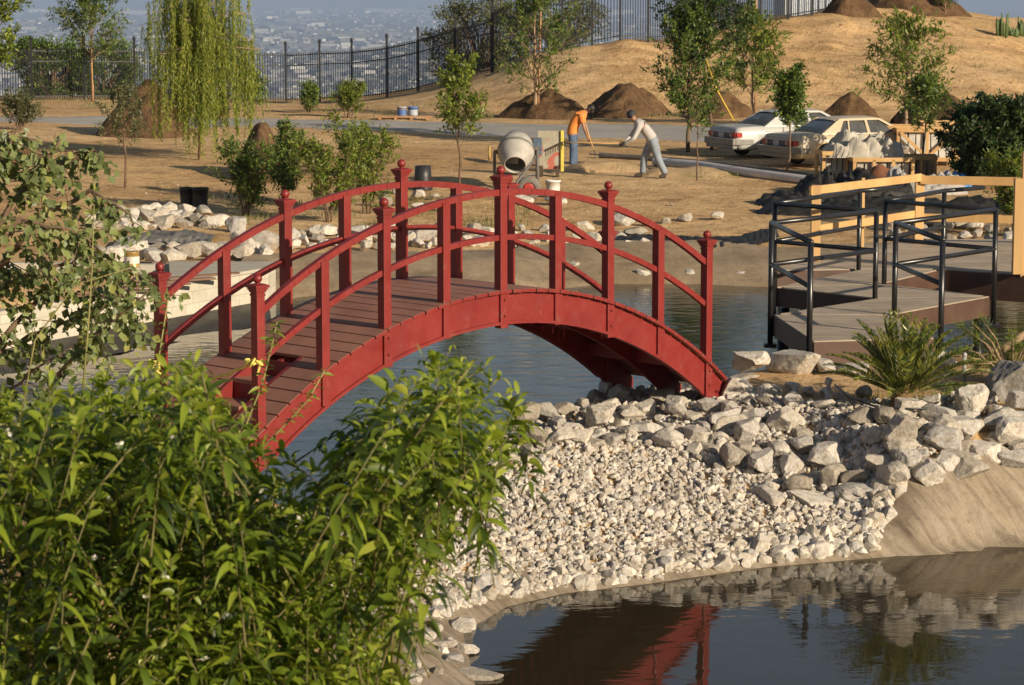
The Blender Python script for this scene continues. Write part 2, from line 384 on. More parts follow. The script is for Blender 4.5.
def grid_mesh(name, xs, ys, mat, dz=0.0, mask=None, zf=None, smooth=True):
    X, Y = np.meshgrid(xs, ys); Z = (zf or terrain)(X, Y)+dz
    V = np.stack([X.ravel(), Y.ravel(), Z.ravel()], 1); nx = len(xs); ny = len(ys)
    i = np.arange((ny-1)*(nx-1)); r = i//(nx-1); c = i % (nx-1); a = r*nx+c
    F = np.stack([a, a+1, a+nx+1, a+nx], 1)
    if mask is not None:
        m = mask(X, Y).ravel(); F = F[m[F].all(1)]
        used = np.unique(F); mp = np.full(len(V), -1); mp[used] = np.arange(len(used)); V = V[used]; F = mp[F]
    me = npmesh(name, V, F, mat, smooth); return link(name, me)
xs = np.concatenate([-np.geomspace(400, 32, 16), np.arange(-30, -14, .6), np.arange(-14, 14, .22), np.arange(14, 34, .6), np.geomspace(36, 400, 16)])
ys = np.concatenate([np.arange(-30, 12, 2.), np.arange(12, 36, .22), np.arange(36, 60, .35), np.arange(60, 136, .6), np.geomspace(137, 1500, 26)])
tag(grid_mesh('ground', xs, ys, M_GROUND), kind='structure')

# water sheets, slightly larger than each basin (banks rise through them)
def sheet(name, P, grow, z, mat):
    P = np.array(P); c = P.mean(0); V = []
    for i in range(len(P)):
        a, b, d = P[i-1], P[i], P[(i+1) % len(P)]; t = (d-a); n = np.array([t[1], -t[0]])/np.linalg.norm(t)
        if sdist(P, np.array([b[0]+n[0]*.05]), np.array([b[1]+n[1]*.05]))[0] < 0: n = -n
        V.append((*(b+n*grow), z))
    me = bpy.data.meshes.new(name); me.from_pydata(V, [], [tuple(range(len(V)))]); me.materials.append(mat)
    return tag(link(name, me), kind='structure')
sheet('upper_pond_water', UP, .25, 0, M_WATER); sheet('lower_pond_water', LP, .25, 0, M_WATER)
sheet_m = lambda X, Y: None
# liners that show on the banks
def wrinkle(X, Y): return .05*sstep((X-3.55)/.45)+(.075*(1-np.abs(np.sin(X*3.3+Y*4.0+3*vnoise(X, Y, 1.2, 4))))**3+.03*np.sin(X*9+Y*11))*sstep((X-3.8)/.8)
tag(grid_mesh('pond_liner_right_bank', np.arange(3.6, 9, .07), np.arange(24.5, 28.2, .07), M_LINER, .012,
    lambda X, Y: (sdist(LP, X, Y) > -1.6) & (sdist(LP, X, Y) < .66), lambda X, Y: terrain(X, Y)+wrinkle(X, Y)), kind='structure')
tag(grid_mesh('pond_liner_beach_edge', np.arange(-3.4, 4.6, .08), np.arange(17, 26.8, .08), M_LINER, .03,
    lambda X, Y: (sdist(LP, X, Y) > -1.4) & (sdist(LP, X, Y) < .6+.5*sstep((-.6-X)/.8)+.5*vnoise(X, Y, .8, 3))), kind='structure')
tag(grid_mesh('pond_liner_far_bank', np.arange(-5, 13.5, .16), np.arange(46, 55, .16), M_LINERF, .09,
    lambda X, Y: (sdist(UP, X, Y) > -1.5) & (sdist(UP, X, Y) < 2.5+.5*vnoise(X, Y, 1.5, 8)), lambda X, Y: terrain(X, Y)+.10*vnoise(X, Y, 1.1, 9)*sstep((sdist(UP, X, Y)+.2)/.6)), kind='structure')
tag(grid_mesh('pond_liner_left_bank', np.arange(-11, -2.4, .12), np.arange(25, 38.5, .12), M_LINERG, .035,
    lambda X, Y: (sdist(UP, X, Y) > -2.4) & (sdist(UP, X, Y) < 2.6) & (Y < 38), lambda X, Y: terrain(X, Y)+.08*vnoise(X, Y, 1.0, 6)), kind='structure')

# road
def road_strip(name, a, b, c_, d_, mat, dz):
    n = 60; V = []; F = []
    for i in range(n+1):
        t = i/n
        for q in range(7):
            s = q/6; p = (Vector(a)*(1-t)+Vector(b)*t)*(1-s)+(Vector(d_)*(1-t)+Vector(c_)*t)*s
            V.append((p.x, p.y+.25*float(vnoise(np.array(p.x), np.array(q*3.), 1.7, 3))*(q in (0, 6)), T(p.x, p.y)+(dz if 0 < q < 6 else -.05)))
    for i in range(n):
        for q in range(6): k = i*7+q; F.append((k, k+7, k+8, k+1))
    me = npmesh(name, V, F, mat, True); return tag(link(name, me), kind='structure')
road_strip('road', W(-150,118.5,1.08), W(1350,158,1.08), W(1350,133,1.08), W(-150,113.5,1.08), M_ROAD, .035)

# valley floor with the city, and mountains
def citymat():
    m, nt, p = newmat('valley_city')
    a = noise_f(nt, .0011, 6, .7); v = nt.nodes.new('ShaderNodeTexVoronoi'); v.inputs['Scale'].default_value = .018
    tc = nt.nodes.new('ShaderNodeTexCoord'); nt.links.new(tc.outputs['Object'], v.inputs['Vector'])
    c = ramp(nt, a, [(.35, (.05,.06,.05)), (.5, (.09,.10,.085)), (.65, (.17,.155,.13))])
    c = mixc(nt, ramp(nt, noise_f(nt, .01, 3, .6), [(.45, (0,0,0)), (.65, (.6,.6,.6))]), c, v.outputs['Color'], 'OVERLAY')
    nt.links.new(c, p.inputs['Base Color']); p.inputs['Roughness'].default_value = .95; return m
VZ = -250
me = bpy.data.meshes.new('valley'); me.from_pydata([(-26000,700,VZ),(26000,700,VZ),(26000,47000,VZ),(-26000,47000,VZ)], [], [(0,1,2,3)]); me.materials.append(citymat())
tag(link('valley_floor', me), kind='structure')
n = 9000
py = rng.uniform(9.5, 100, n); px = rng.uniform(-150, 950, n)
big = rng.random(n) < .12
D = FPX*(CZ-VZ)/(py+10); X = (px-512)/FPX*D
wx = np.where(big, rng.uniform(25, 80, n), rng.uniform(6, 14, n))*np.clip(D/9000, .7, 2.2); wy = wx*rng.uniform(.6, 1.6, n); hh = np.where(big, rng.uniform(8, 16, n), rng.uniform(5, 10, n))*np.clip(D/12000, .8, 2)
far_band = (py < 15) ; wx = np.where(far_band, wx*2.5, wx); hh = np.where(far_band, hh*1.6, hh)
an = rng.choice([.1, .1+math.pi/2, .5], n)
cs, sn = np.cos(an), np.sin(an); V = np.zeros((n, 8, 3)); q = [(-1,-1),(1,-1),(1,1),(-1,1)]
for k in range(8):
    a, b = q[k % 4]; V[:, k, 0] = X+a*wx/2*cs-b*wy/2*sn; V[:, k, 1] = D+a*wx/2*sn+b*wy/2*cs; V[:, k, 2] = VZ+(0 if k < 4 else 1)*hh
base = (np.arange(n)*8)[:, None, None]; Fq = np.array([(4,5,6,7),(0,1,5,4),(1,2,6,5),(2,3,7,6),(3,0,4,7)])[None]
F = (base+Fq).reshape(-1, 4)
m_, nt_, p_ = newmat('city_buildings_paint'); at = N(nt_, 'ShaderNodeAttribute', attribute_name='rnd')
nt_.links.new(ramp(nt_, at.outputs['Fac'], [(0, (.07,.08,.07)), (.5, (.13,.13,.12)), (.85, (.38,.37,.34)), (1, (.85,.84,.81))]), p_.inputs['Base Color'])
tag(link('city', npmesh('city', V.reshape(-1, 3), F, m_, rnd=np.repeat(rng.random(n), 5))), kind='stuff', label='mass of tiny pale houses and roofs filling the hazy valley', cat='city')
xs2 = np.linspace(-26000, 26000, 130); ys2 = np.linspace(33500, 46000, 40)
def mz(X, Y):
    u = (Y-33500)/12500; return VZ-20+ (sstep(u*2.2)*900+ 500*sstep(u))*(1+.5*vnoise(X, Y, 5200, 2)+.35*vnoise(X, Y, 1900, 3)+.2*vnoise(X, Y, 800, 4))*.8
tag(grid_mesh('mountains', xs2, ys2, pm('mountain_scrub', (.20,.17,.13), (.13,.12,.10), .001, .95), 0, None, mz), kind='structure')
# the air
hb = MB(); hb.box((0, 21500, 480), (60000, 57000, 1500)); hz = hb.build('haze', bpy.data.materials.new('haze_air')); tag(hz, kind='stuff', label='pale blue haze over the valley', cat='haze')
hm = hz.data.materials[0]; hm.use_nodes = True; hn = hm.node_tree; hn.nodes.clear()
ho = hn.nodes.new('ShaderNodeOutputMaterial'); pv = hn.nodes.new('ShaderNodeVolumePrincipled'); pv.inputs['Color'].default_value = (.48,.65,1,1)
pv.inputs['Density'].default_value = 7.0e-5; pv.inputs['Anisotropy'].default_value = 0.0; hn.links.new(pv.outputs[0], ho.inputs['Volume'])

#==PART2==
# ------------------------------------------------------------------ red bridge
BX, BY0, BYAW, BW_, BS = -.111, 26.306, .783, 1.456, 1.56
RD, RR = 5.25, 5.62
zdeck = lambda u: 2.49-(RD-math.sqrt(RD*RD-u*u))
zrail = lambda u: 3.47-(RR-math.sqrt(RR*RR-u*u))
br = empty('arched_footbridge', (BX, BY0, 0), BYAW, 'red painted arched wooden footbridge with ball-topped posts spanning the pond', 'footbridge')
UE = 3.52; UL = 3.24
def arcpts(u0, u1, n, zf, v, off=0): return [(u0+(u1-u0)*i/n, v, zf(u0+(u1-u0)*i/n)+off) for i in range(n+1)]
# deck boards: side strips at the left end, steps let in between them
mb = MB(); th = lambda u: math.asin(u/RD)
NB = 43; t0, t1 = th(-UL), th(UE-.02)
for i in range(NB):
    ta = t0+(t1-t0)*i/NB; tb = t0+(t1-t0)*(i+1)/NB; tm = (ta+tb)/2; L = (tb-ta)*RD-.014
    um = RD*math.sin(tm); c = (um, BW_/2, zdeck(um)-.018)
    rot = Matrix.Rotation(tm, 3, 'Y'); j = random.uniform(-.006, .006)
    w0, w1 = -.085, BW_+.085
    if um < -2.2:
        mb.box((c[0], (w0+.40)/2, c[2]), (L, .40-w0, .036), rot); mb.box((c[0], (1.0+w1)/2, c[2]), (L, w1-1.0, .036), rot)
    else: mb.box((c[0], c[1]+j, c[2]), (L, w1-w0, .036), rot)
mb.m = [1 if i % 6 in (2, 3) else 0 for i in range(len(mb.f))]
mb.build('deck_boards', [M_DECK, M_RED], br, .004)
def stringer(v, th_, dep=.31, u0=-UL, u1=UE, dz=-.04):
    m = MB(); n = 40; vs = []; fs = []
    for i in range(n+1):
        u = u0+(u1-u0)*i/n; zt = zdeck(u)+dz
        tt = math.asin(u/RD); zb = max(zt-dep*(1+.55*abs(math.sin(tt))**2), .95 if abs(u) > 3.1 else -9)
        zb = min(zb, zt-.04)
        for vv in (v-th_/2, v+th_/2): vs += [(u, vv, zt), (u, vv, zb)]
    for i in range(n):
        a = i*4; b = a+4
        fs += [(a, a+1, b+1, b), (a+2, b+2, b+3, a+3), (a, b, b+2, a+2), (a+1, a+3, b+3, b+1)]
    fs += [(0,2,3,1), (n*4, n*4+1, n*4+3, n*4+2)]
    m.add(vs, fs, False); return m
for v in (0.0, BW_): stringer(v, .05).build('stringer', M_RED, br, .004)
stringer(BW_/2, .05, .25, -2.3, UE, -.05).build('stringer', M_RED, br)
for v in (.43, .97): stringer(v, .045, .30, -UL, -2.1, -.0).build('step_stringer', M_RED, br)
# bottom flange strips along the outer stringers
for v in (-.035, BW_+.035):
    m = MB(); pts = [(u, v, zdeck(u)-.04-.31*(1+.55*(u/RD)**2)+.015) for u in np.linspace(-3.0, 3.0, 41)]
    for a, b in zip(pts[:-1], pts[1:]): m.bar(a, b, .03, .03)
    m.build('bottom_moulding', M_RED, br)
m = MB()
for u in np.arange(-2.1, 3.0, .78): m.bar((u+.2, .03, zdeck(u+.2)-.2), (u+.2, BW_-.03, zdeck(u+.2)-.2), .05, .14)
m.build('cross_brace', M_RED, br)
for k, (ua, zt) in enumerate(((-2.5, 1.78), (-2.83, 1.59), (-3.16, 1.40), (-3.5, 1.22))):
    m = MB(); m.box((ua+.02, .70, zt-.02), (.36, .49, .04)); m.build('step_tread', M_DECK, br, .004)
    m = MB(); m.box((ua+.19, .70, zt+.075), (.03, .49, .15)); m.build('step_riser', M_RED, br)
mpost = MB(); ps = .094
def post_parts(u, v, side):
    zt = zrail(u)+.20-.045; zt = {0: 3.60, 1: 3.37, 2: 2.76}[abs(round(u/BS))]; zb = zdeck(u)
    m = MB(); m.box((u, v, (zt+zb-.36)/2), (ps, ps, zt-zb+.36))
    # lower block lies against the stringer, a step back from the post face
    m.box((u, v-side*.01, zb-.20), (ps+.012, ps-.006, .37))
    for zz in (.10, .26): m.sphere((u, v-side*.062, zb-zz), .013, 5)
    p = m.build('post', M_RED, br, .004)
    c = MB()
    for r, z0, z1 in ((.053, -.03, -.01), (.058, .004, .024), (.068, .024, .046), (.080, .046, .070)): c.box((u, v, zt-.05+(z0+z1)/2), (r*2, r*2, z1-z0))
    c.box((u, v, zt+.027), (.15, .15, .014), None, .5)
    c.build('post_cap', M_RED, p, .003)
    f = MB(); f.sphere((u, v, zt+.078), .044, 12); f.tube([(u, v, zt+.02), (u, v, zt+.05)], .02, 10); f.build('ball_finial', M_RED, p)
for side, v in ((1, 0.0), (-1, BW_)):
    for k in range(-2, 3): post_parts(k*BS, v, side)
    for k in (-1.5, -.5, .5, 1.5):
        u = k*BS; m = MB(); zb = zdeck(u); zt = zrail(u)-.02; m.box((u, v, (zt+zb-.32)/2), (ps, ps, zt-zb+.32)); m.box((u, v-side*.01, zb-.19), (ps+.012, ps-.006, .34)); m.build('baluster', M_RED, br, .004)
    for nm, off, hh in (('top_rail', 0, .062), ('mid_rail', -.45, .055)):
        m = MB()
        for k in range(-2, 2):
            pts = [(u, v+side*.0, zrail(u)+off-.01) for u in np.linspace(k*BS+.046, (k+1)*BS-.046, 9)]
            for a, b in zip(pts[:-1], pts[1:]):
                d = Vector(b)-Vector(a); e = d.normalized()*.004; m.bar(Vector(a)-e, Vector(b)+e, .052 if off else .062, hh)
        m.build(nm, M_RED, br)
def bloc(u, v, z):
    c, s = math.cos(BYAW), math.sin(BYAW); return Vector((BX+u*c-v*s, BY0+u*s+v*c, z))
# yellow rope tied across the left entrance
a = bloc(-2*BS-.06, BW_, 1.93); b = bloc(-2*BS-.06, 0, 2.08)
m = MB(); pts = [a.lerp(b, t)+Vector((0,0,-.16*math.sin(math.pi*t)+.01*math.sin(t*40))) for t in np.linspace(0, 1, 24)]
m.tube(pts, .014, 8)
for p in (a, b):
    for q in range(2): m.tube([p+Vector((.075*math.cos(t), .075*math.sin(t), .02*q-.01+.006*math.sin(3*t))) for t in np.linspace(0, 6.28, 17)], .012, 6)
    for q in range(4): m.tube([p+Vector((.03,-.06,0)), p+Vector((random.uniform(-.05,.08), -.10, random.uniform(-.09,.06))), p+Vector((random.uniform(-.08,.1), -.11, random.uniform(-.12,.0)))], .012, 6)
tag(m.build('rope', pm('yellow_rope', (.72,.62,.16), (.55,.46,.10), 20, .8)), 'yellow rope tied across the stepped left entrance of the red footbridge', 'rope')

# ------------------------------------------------------------------ zigzag boardwalk with black rails
DZ = 1.25; pxz = lambda x, y: (764+x*.2921, 160+y*.292)
def top(x, y): return W(*pxz(x, y), DZ+1.2)
LT = {k: top(*v) for k, v in dict(B=(175,280), A=(40,215), E=(398,175), H=(50,148), I=(340,105), D=(595,272), C=(436,215), G=(779,170), F=(402,140), J=(604,105)).items()}
g = lambda k, z=DZ: Vector((LT[k].x, LT[k].y, z))
bw = empty('zigzag_boardwalk', g('B', 0), 0, 'low zigzag boardwalk of weathered boards with brown fascia over the water', 'boardwalk')
o0 = g('B', 0)
def deckpoly(name, poly, zt, parent, origin, bd, th_=.05, width=.14, fas=.26):
    """boards across a polygon, plus a fascia skirt"""
    P = [Vector((p.x-origin.x, p.y-origin.y)) for p in poly]
    m = MB(); d = Vector(bd).normalized(); nrm = Vector((-d.y, d.x))
    lo = min(p.dot(nrm) for p in P); hi = max(p.dot(nrm) for p in P); s = lo
    while s < hi:
        xs_ = []
        for e in (s+.004, min(s+width, hi)-.004):
            r = []
            for i in range(len(P)):
                a, b = P[i], P[(i+1) % len(P)]; fa, fb = a.dot(nrm)-e, b.dot(nrm)-e
                if fa*fb < 0: r.append((a+(b-a)*(fa/(fa-fb))).dot(d))
            xs_.append((min(r), max(r)) if len(r) >= 2 else None)
        if all(xs_):
            (a0, a1), (b0, b1) = xs_
            q = [d*a0+nrm*(s+.004), d*a1+nrm*(s+.004), d*b1+nrm*(min(s+width, hi)-.004), d*b0+nrm*(min(s+width, hi)-.004)]
            m.prism([(v.x, v.y) for v in q], zt-.04, zt-random.uniform(0, .002))
        s += width
    o = m.build(name, M_BDECK, parent)
    f = MB()
    for i in range(len(P)):
        a, b = P[i], P[(i+1) % len(P)]; e = (b-a).normalized(); f.bar((*(a), zt-.005-fas/2-.012), (*(b), zt-.005-fas/2-.012), .04, fas)
    f.build('fascia', M_FASCIA, o)
    return o
deckpoly('walkway_section', [g('B'), g('D'), g('C'), g('A')], DZ, bw, o0, (1, .02))
deckpoly('walkway_section', [g('A'), g('C'), g('G'), g('E')], DZ+.003, bw, o0, (1, .02))
deckpoly('walkway_section', [g('E'), g('G'), g('F'), g('H')], DZ+.006, bw, o0, (1, .02))
deckpoly('walkway_section', [g('H'), g('F'), g('J'), g('I')], DZ+.009, bw, o0, (1, .02))
for k in 'BAEHIDCGFJ':
    m = MB(); p = g(k)-o0; m.tube([(p.x+(.12 if k in 'BAEHI' else -.12), p.y+.12, DZ-.3), (p.x+(.12 if k in 'BAEHI' else -.12), p.y+.12, -.9)], .07, 10); m.build('pile', M_BLKMETAL, bw)
for side, seq in (('left', 'BAEHI'), ('right', 'DCGFJ')):
    rl = empty('handrail', g(seq[0], DZ), 0, ('black steel pipe handrail along the left edge of the zigzag boardwalk' if side == 'left' else 'black steel pipe handrail along the right edge of the zigzag boardwalk'), 'handrail')
    oo = g(seq[0], DZ)
    for k in seq:
        p = g(k)-oo; sx = -.055 if side == 'left' else .055
        mm = MB(); mm.tube([(p.x+sx, p.y-.03, -.42), (p.x+sx, p.y-.03, 1.2)], .036, 12); po = mm.build('post', M_BLKMETAL, rl)
        mm = MB(); mm.box((p.x+sx, p.y-.03, -.40), (.16, .16, .05)); mm.build('bracket', M_BLKMETAL, po)
    for h, r, nm in ((1.2, .034, 'top_rail'), (.66, .032, 'mid_rail')):
        mm = MB()
        for a, b in zip(seq[:-1], seq[1:]):
            pa, pb = g(a)-oo, g(b)-oo; sx = -.055 if side == 'left' else .055
            mm.tube([(pa.x+sx, pa.y-.03, h), (pb.x+sx, pb.y-.03, h)], r, 10)
            mm.sphere((pb.x+sx, pb.y-.03, h), r*1.08, 8)
        mm.sphere((sx, -.03, h), r*1.1, 8)
        if nm == 'top_rail':
            pb = g(seq[-1])-oo; mm.tube([(pb.x+sx, pb.y-.03, h), (pb.x+sx+.7, pb.y+.6, h)], r, 10)
        mm.build(nm, M_BLKMETAL, rl)

# ------------------------------------------------------------------ lumber platform behind
PZ = 1.25
pfp = [g('J')+Vector((.05,.05,0)), W(1110, 281, PZ), W(1110, 239, PZ), W(918, 240, PZ), W(800, 262, PZ), W(777, 271, PZ), g('I')+Vector((0,.08,0))]
pf = empty('wooden_platform', (pfp[0].x, pfp[0].y, 0), 0, 'wide wooden deck platform at the end of the zigzag boardwalk', 'platform')
deckpoly('deck_boards', pfp, PZ+.012, pf, pfp[0], (1, .25), fas=.40)
for p in pfp[1:]:
    m = MB(); q = p-pfp[0]; m.box((q.x*.96, q.y*.9, .2), (.14, .14, 1.4)); m.build('pile', M_FASCIA, pf)
rp = [W(815, 261, PZ+.02), W(918.5, 243, PZ+.02), W(1017, 274, PZ+.02)]
rl = empty('lumber_railing', rp[0], 0, 'unfinished yellow lumber railing around the wooden platform', 'railing')
for i, p in enumerate(rp):
    q = p-rp[0]; h = (1.18, 1.14, 1.42)[i]; mm = MB(); mm.box((q.x, q.y, h/2), (.145, .14, h)); mm.build('post', M_LUMBER, rl, .004)
def lrail(a, b, z, hh, wd=.045, parent=None, name='rail'):
    mm = MB(); mm.bar((a.x, a.y, z), (b.x, b.y, z), wd, hh); return mm.build(name, M_LUMBER, parent, .003)
q = [p-rp[0] for p in rp]
far3 = W(1110, 249, PZ)-rp[0]; 
lrail(q[0]+Vector((-.1,-.09,0)), q[1]+Vector((0,-.09,0)), 1.10, .13, parent=rl, name='top_rail')
lrail(q[1]+Vector((0,-.09,0)), far3+Vector((0,-.09,0)), 1.06, .14, parent=rl, name='top_rail')
lrail(q[0]+Vector((0,.095,0)), q[1]+Vector((0,.095,0)), .48, .13, parent=rl, name='mid_rail')
lrail(q[1]+Vector((0,.095,0)), far3+Vector((0,.095,0)), .42, .13, parent=rl, name='mid_rail')
p5 = W(862, 250, PZ)-rp[0]
for pp in (p5,):
    mm = MB(); mm.box((pp.x, pp.y, .58), (.05, .09, 1.15)); mm.build('baluster', M_LUMBER, rl)
mm = MB(); mm.box((q[2].x+.13, q[2].y+.09, .88), (.15, .14, 1.85)); mm.build('post', M_LUMBER, rl, .004)

# ------------------------------------------------------------------ rocks
def rock_proto(seed, sub, cuts, squash=(1,.8,.65), nz=.06):
    r = np.random.default_rng(seed); bm = bmesh.new(); bmesh.ops.create_icosphere(bm, subdivisions=sub, radius=1)
    V = np.array([v.co[:] for v in bm.verts]); F = np.array([[v.index for v in f.verts] for f in bm.faces]); bm.free()
    for _ in range(cuts):
        nrm = r.normal(size=3); nrm /= np.linalg.norm(nrm); d = r.uniform(.52, .86); s = V@nrm; V = V-np.outer(np.maximum(s-d, 0), nrm)
    if sub > 2:
        for i in range(len(V)):
            p = Vector(V[i]*2.2+seed); V[i] *= 1+nz*noise.noise(p)+nz*.6*noise.noise(p*3.1)
    V *= np.array(squash)*r.uniform(.85, 1.15, 3); V[:, 2] -= 0
    return V/np.abs(V[:, :2]).max(), F
M_CLOD = rockmat('clod', attr=True, c=((.30,.19,.10),(.42,.29,.16),(.50,.37,.22),(.60,.52,.40)))
BIG = [npmesh('boulder', *rock_proto(s, 4, 15), M_ROCK) for s in range(12)]
BIGD = [npmesh('boulder', *rock_proto(s+40, 4, 13, (1,.7,.7), .14), M_ROCKD) for s in range(3)]
SMALL = [rock_proto(100+s, 1, 7) for s in range(10)]
MEDI = [rock_proto(200+s, 2, 10) for s in range(8)]
def boulder(px, py, wpx, label, group=None, dark=False, sink=.25, hr=1.0, z=None, d=None, kind=None, elong=1.0):
    p = H(px, py) if d is None else WD(px, py, d)
    dd = p.y; s = wpx/2/ppm(dd)
    me = random.choice(BIGD if dark else BIG)
    o = link('boulder', me); hz_ = s*hr
    o.scale = (s*elong, s*random.uniform(.75, 1.0), hz_); o.rotation_euler = (random.uniform(-.25,.25), random.uniform(-.25,.25), random.uniform(0, 6.28) if elong == 1 else random.uniform(-.3,.3))
    o.location = (p.x, p.y+s*.3, p.z+hz_*.62*(1-sink*2)+ (z or 0))
    tag(o, label, 'boulder', group); return o
def scatter_boulders(poly, size, count, label, group, mind=.75, seed=1, sink=.25, dark=0):
    """fills a patch, biggest first, without crowding"""
    r = np.random.default_rng(seed); P = np.array(poly, float); lo = P.min(0); hi = P.max(0); pts = []
    tries = 0
    while len(pts) < count and tries < count*60:
        tries += 1; x, y = r.uniform(lo[0], hi[0]), r.uniform(lo[1], hi[1])
        if sdist(poly, np.array([x]), np.array([y]))[0] > 0: continue
        s = r.uniform(*size)*(1-.35*len(pts)/count)
        if any(abs(x-a)/(.5*(s+c)) < mind and abs(y-b)/(.30*(s+c)) < mind for a, b, c in pts): continue
        pts.append((x, y, s))
    ys_ = sorted(q[1] for q in pts); nt_ = 1 if len(pts) < 16 else (2 if len(pts) < 30 else (3 if len(pts) < 48 else 4)); nm = {1: [''], 2: ['upper', 'lower'], 3: ['top', 'middle', 'bottom'], 4: ['top', 'upper middle', 'lower middle', 'bottom']}[nt_]
    rk = {}; srt = sorted(pts, key=lambda q: q[1])
    for i in range(nt_):
        for j, q in enumerate(sorted(srt[i*len(pts)//nt_:(i+1)*len(pts)//nt_])): rk[q] = (nm[i], j+1)
    for q in pts:
        x, y, s = q; ti, j = rk[q]; sf = 'th' if 10 < j % 100 < 14 else {1: 'st', 2: 'nd', 3: 'rd'}.get(j % 10, 'th')
        big_ = 'large ' if s > size[0]+.62*(size[1]-size[0]) else ('small ' if s < size[0]+.05*(size[1]-size[0]) else '')
        boulder(x, y, s, f'{big_}{j}{sf} rock from left{", " + ti + " tier of" if ti else " in the"} {label}', group, sink=sink, hr=r.uniform(.75, 1.1), dark=r.random() < dark)
    return pts
def scatter_stones(name, label, poly, spx, count, protos, seed, cat='gravel', layers=.0, keep=None, mat=None):
    r = np.random.default_rng(seed); P = np.array(poly, float); lo = P.min(0); hi = P.max(0)
    x = r.uniform(lo[0], hi[0], count*3); y = r.uniform(lo[1], hi[1], count*3); k = sdist(poly, x, y) < 0; x = x[k][:count]; y = y[k][:count]
    p = hit(x, y); n_ = len(p); V = []; F = []; C = []; off = 0
    sz = r.uniform(*spx, n_)*np.where(r.random(n_) < .12, 1.5, 1)/2/(FPX/p[:, 1])
    for i in range(n_):
        v, f = protos[r.integers(len(protos))]; a, b, c = r.uniform(0, 6.28, 3)
        Rm = np.array(Matrix.Rotation(a, 3, 'Z') @ Matrix.Rotation(b, 3, 'X') @ Matrix.Rotation(c, 3, 'Y'))
        vv = (v*sz[i])@Rm.T; vv = vv+p[i]+np.array([0, 0, sz[i]*(.15+layers*r.random())]); V.append(vv); F.append(f+off); C.append(np.full(len(f), r.random())); off += len(v)
    return tag(link(name, npmesh(name, np.concatenate(V), np.concatenate(F), mat or M_GRAVEL, rnd=np.concatenate(C))), label, cat, kind='stuff')
beach = [(1000,400),(905,478),(887,520),(876,553),(760,564),(640,581),(560,591),(490,603),(440,622),(330,612),(250,560),(300,480),(420,440),(500,415),(540,395),(600,380),(720,385),(800,405),(900,400)]
scatter_stones('gravel', 'crushed pale limestone gravel covering the beach between the ponds', beach, (5, 10), 15000, SMALL, 3, layers=.5)
scatter_stones('cobbles', 'pale fist sized cobbles along the foot of the gravel beach', [(878,554),(890,520),(908,478),(885,478),(858,525),(760,547),(640,564),(560,574),(470,584),(430,606),(435,622),(480,606),(560,593),(640,583),(760,566)], (11, 21), 440, MEDI, 5, layers=.4, cat='cobbles')
# riprap row under the bridge foot
scatter_boulders([(505,425),(560,405),(640,400),(700,405),(745,415),(800,430),(860,480),(868,500),(800,505),(740,480),(700,460),(640,448),(560,455),(505,470)], (24, 50), 76, 'rocks banked below the right bridge foot', 'rocks banked around the right foot of the red bridge', seed=2, mind=.52, sink=.0)
scatter_boulders([(400,425),(470,400),(540,380),(620,372),(700,385),(690,402),(600,398),(540,402),(480,430),(420,450)], (20, 38), 36, 'rocks under the bridge arch', 'rocks underneath the arch of the red bridge', seed=4)
# dry stacked rocks below the sago palm
scatter_boulders([(860,415),(900,410),(960,412),(1040,412),(1060,465),(1000,478),(945,486),(892,492),(870,450)], (36, 64), 40, 'rocks stacked below the sago palm', 'rocks stacked below the sago palm', seed=6, mind=.46, sink=.1)
boulder(972, 418, 62, 'tall pale pointed rock right of the sago palm on top of the stacked wall', hr=1.2)
boulder(1020, 445, 80, 'broad pale rock where the stacked wall meets the right edge', hr=.9)
boulder(815, 508, 56, 'flat grey-white rock lying across the gravel near the liner bank', hr=.5, elong=1.15)
boulder(770, 505, 46, 'pale rock half buried in gravel left of the flat grey-white rock', hr=.8)
boulder(1012, 398, 92, 'big dark grey craggy boulder at the right edge beside the sago palm', dark=True, hr=.85)
boulder(868, 498, 60, 'long low rock ending the row beside the liner bank', hr=.55, elong=1.1)
boulder(730, 432, 40, 'squarish pale rock directly below the right end of the bridge', hr=1)
boulder(735, 398, 48, 'pale rock touching the right tip of the red bridge stringer', hr=.9)
boulder(796, 380, 69, 'large pale rock at the near corner of the zigzag boardwalk', hr=.85, d=30.2, sink=.1)
boulder(750, 371, 49, 'grey pointed rock left of the large rock at the boardwalk corner', hr=.8, d=30.2, sink=.1)
boulder(825, 378, 38, 'grey rock just right of the large rock at the boardwalk corner', hr=.9, d=30.2, sink=.1)
boulder(742, 388, 44, 'low flat rock between the bridge tip and the boardwalk rocks', hr=.5, d=30.2, sink=.1)
boulder(856, 377, 50, 'low pale rock partly under the boardwalk front fascia', hr=.5, d=30.2, sink=.1)
boulder(975, 352, 56, 'pale rock behind the sago palm beside the pond', hr=.8)
boulder(940, 367, 40, 'pale rock tucked behind the sago palm fronds', hr=.9)
boulder(776, 408, 22, 'small brown rock lying on bare soil near the bridge tip', hr=.7)
scatter_boulders([(725,395),(800,392),(870,398),(880,412),(800,420),(740,412)], (16, 34), 18, 'rocks between bridge tip and sago palm', 'rocks between the bridge tip and the sago palm', seed=33, mind=.7, sink=.1)
scatter_boulders([(425,612),(462,624),(470,650),(455,685),(415,690),(405,640)], (18, 38), 15, 'rocks on the liner beside the leafy bush', 'rocks on the liner beside the leafy bush', seed=35, mind=.55, sink=.05)
# stray rocks at the lower left shore
for k, (x, y, s_) in enumerate(((440,614,50),(463,630,44),(492,648,30),(505,661,24),(440,650,40),(520,670,26),(478,680,60),(545,684,40))): boulder(x, y, s_, f'{["highest","second","third","fourth","fifth","sixth","seventh","lowest"][k]} pale rock going down the lower left shore beside the leafy bush', 'rocks at the lower left shore', hr=.6, sink=.3)
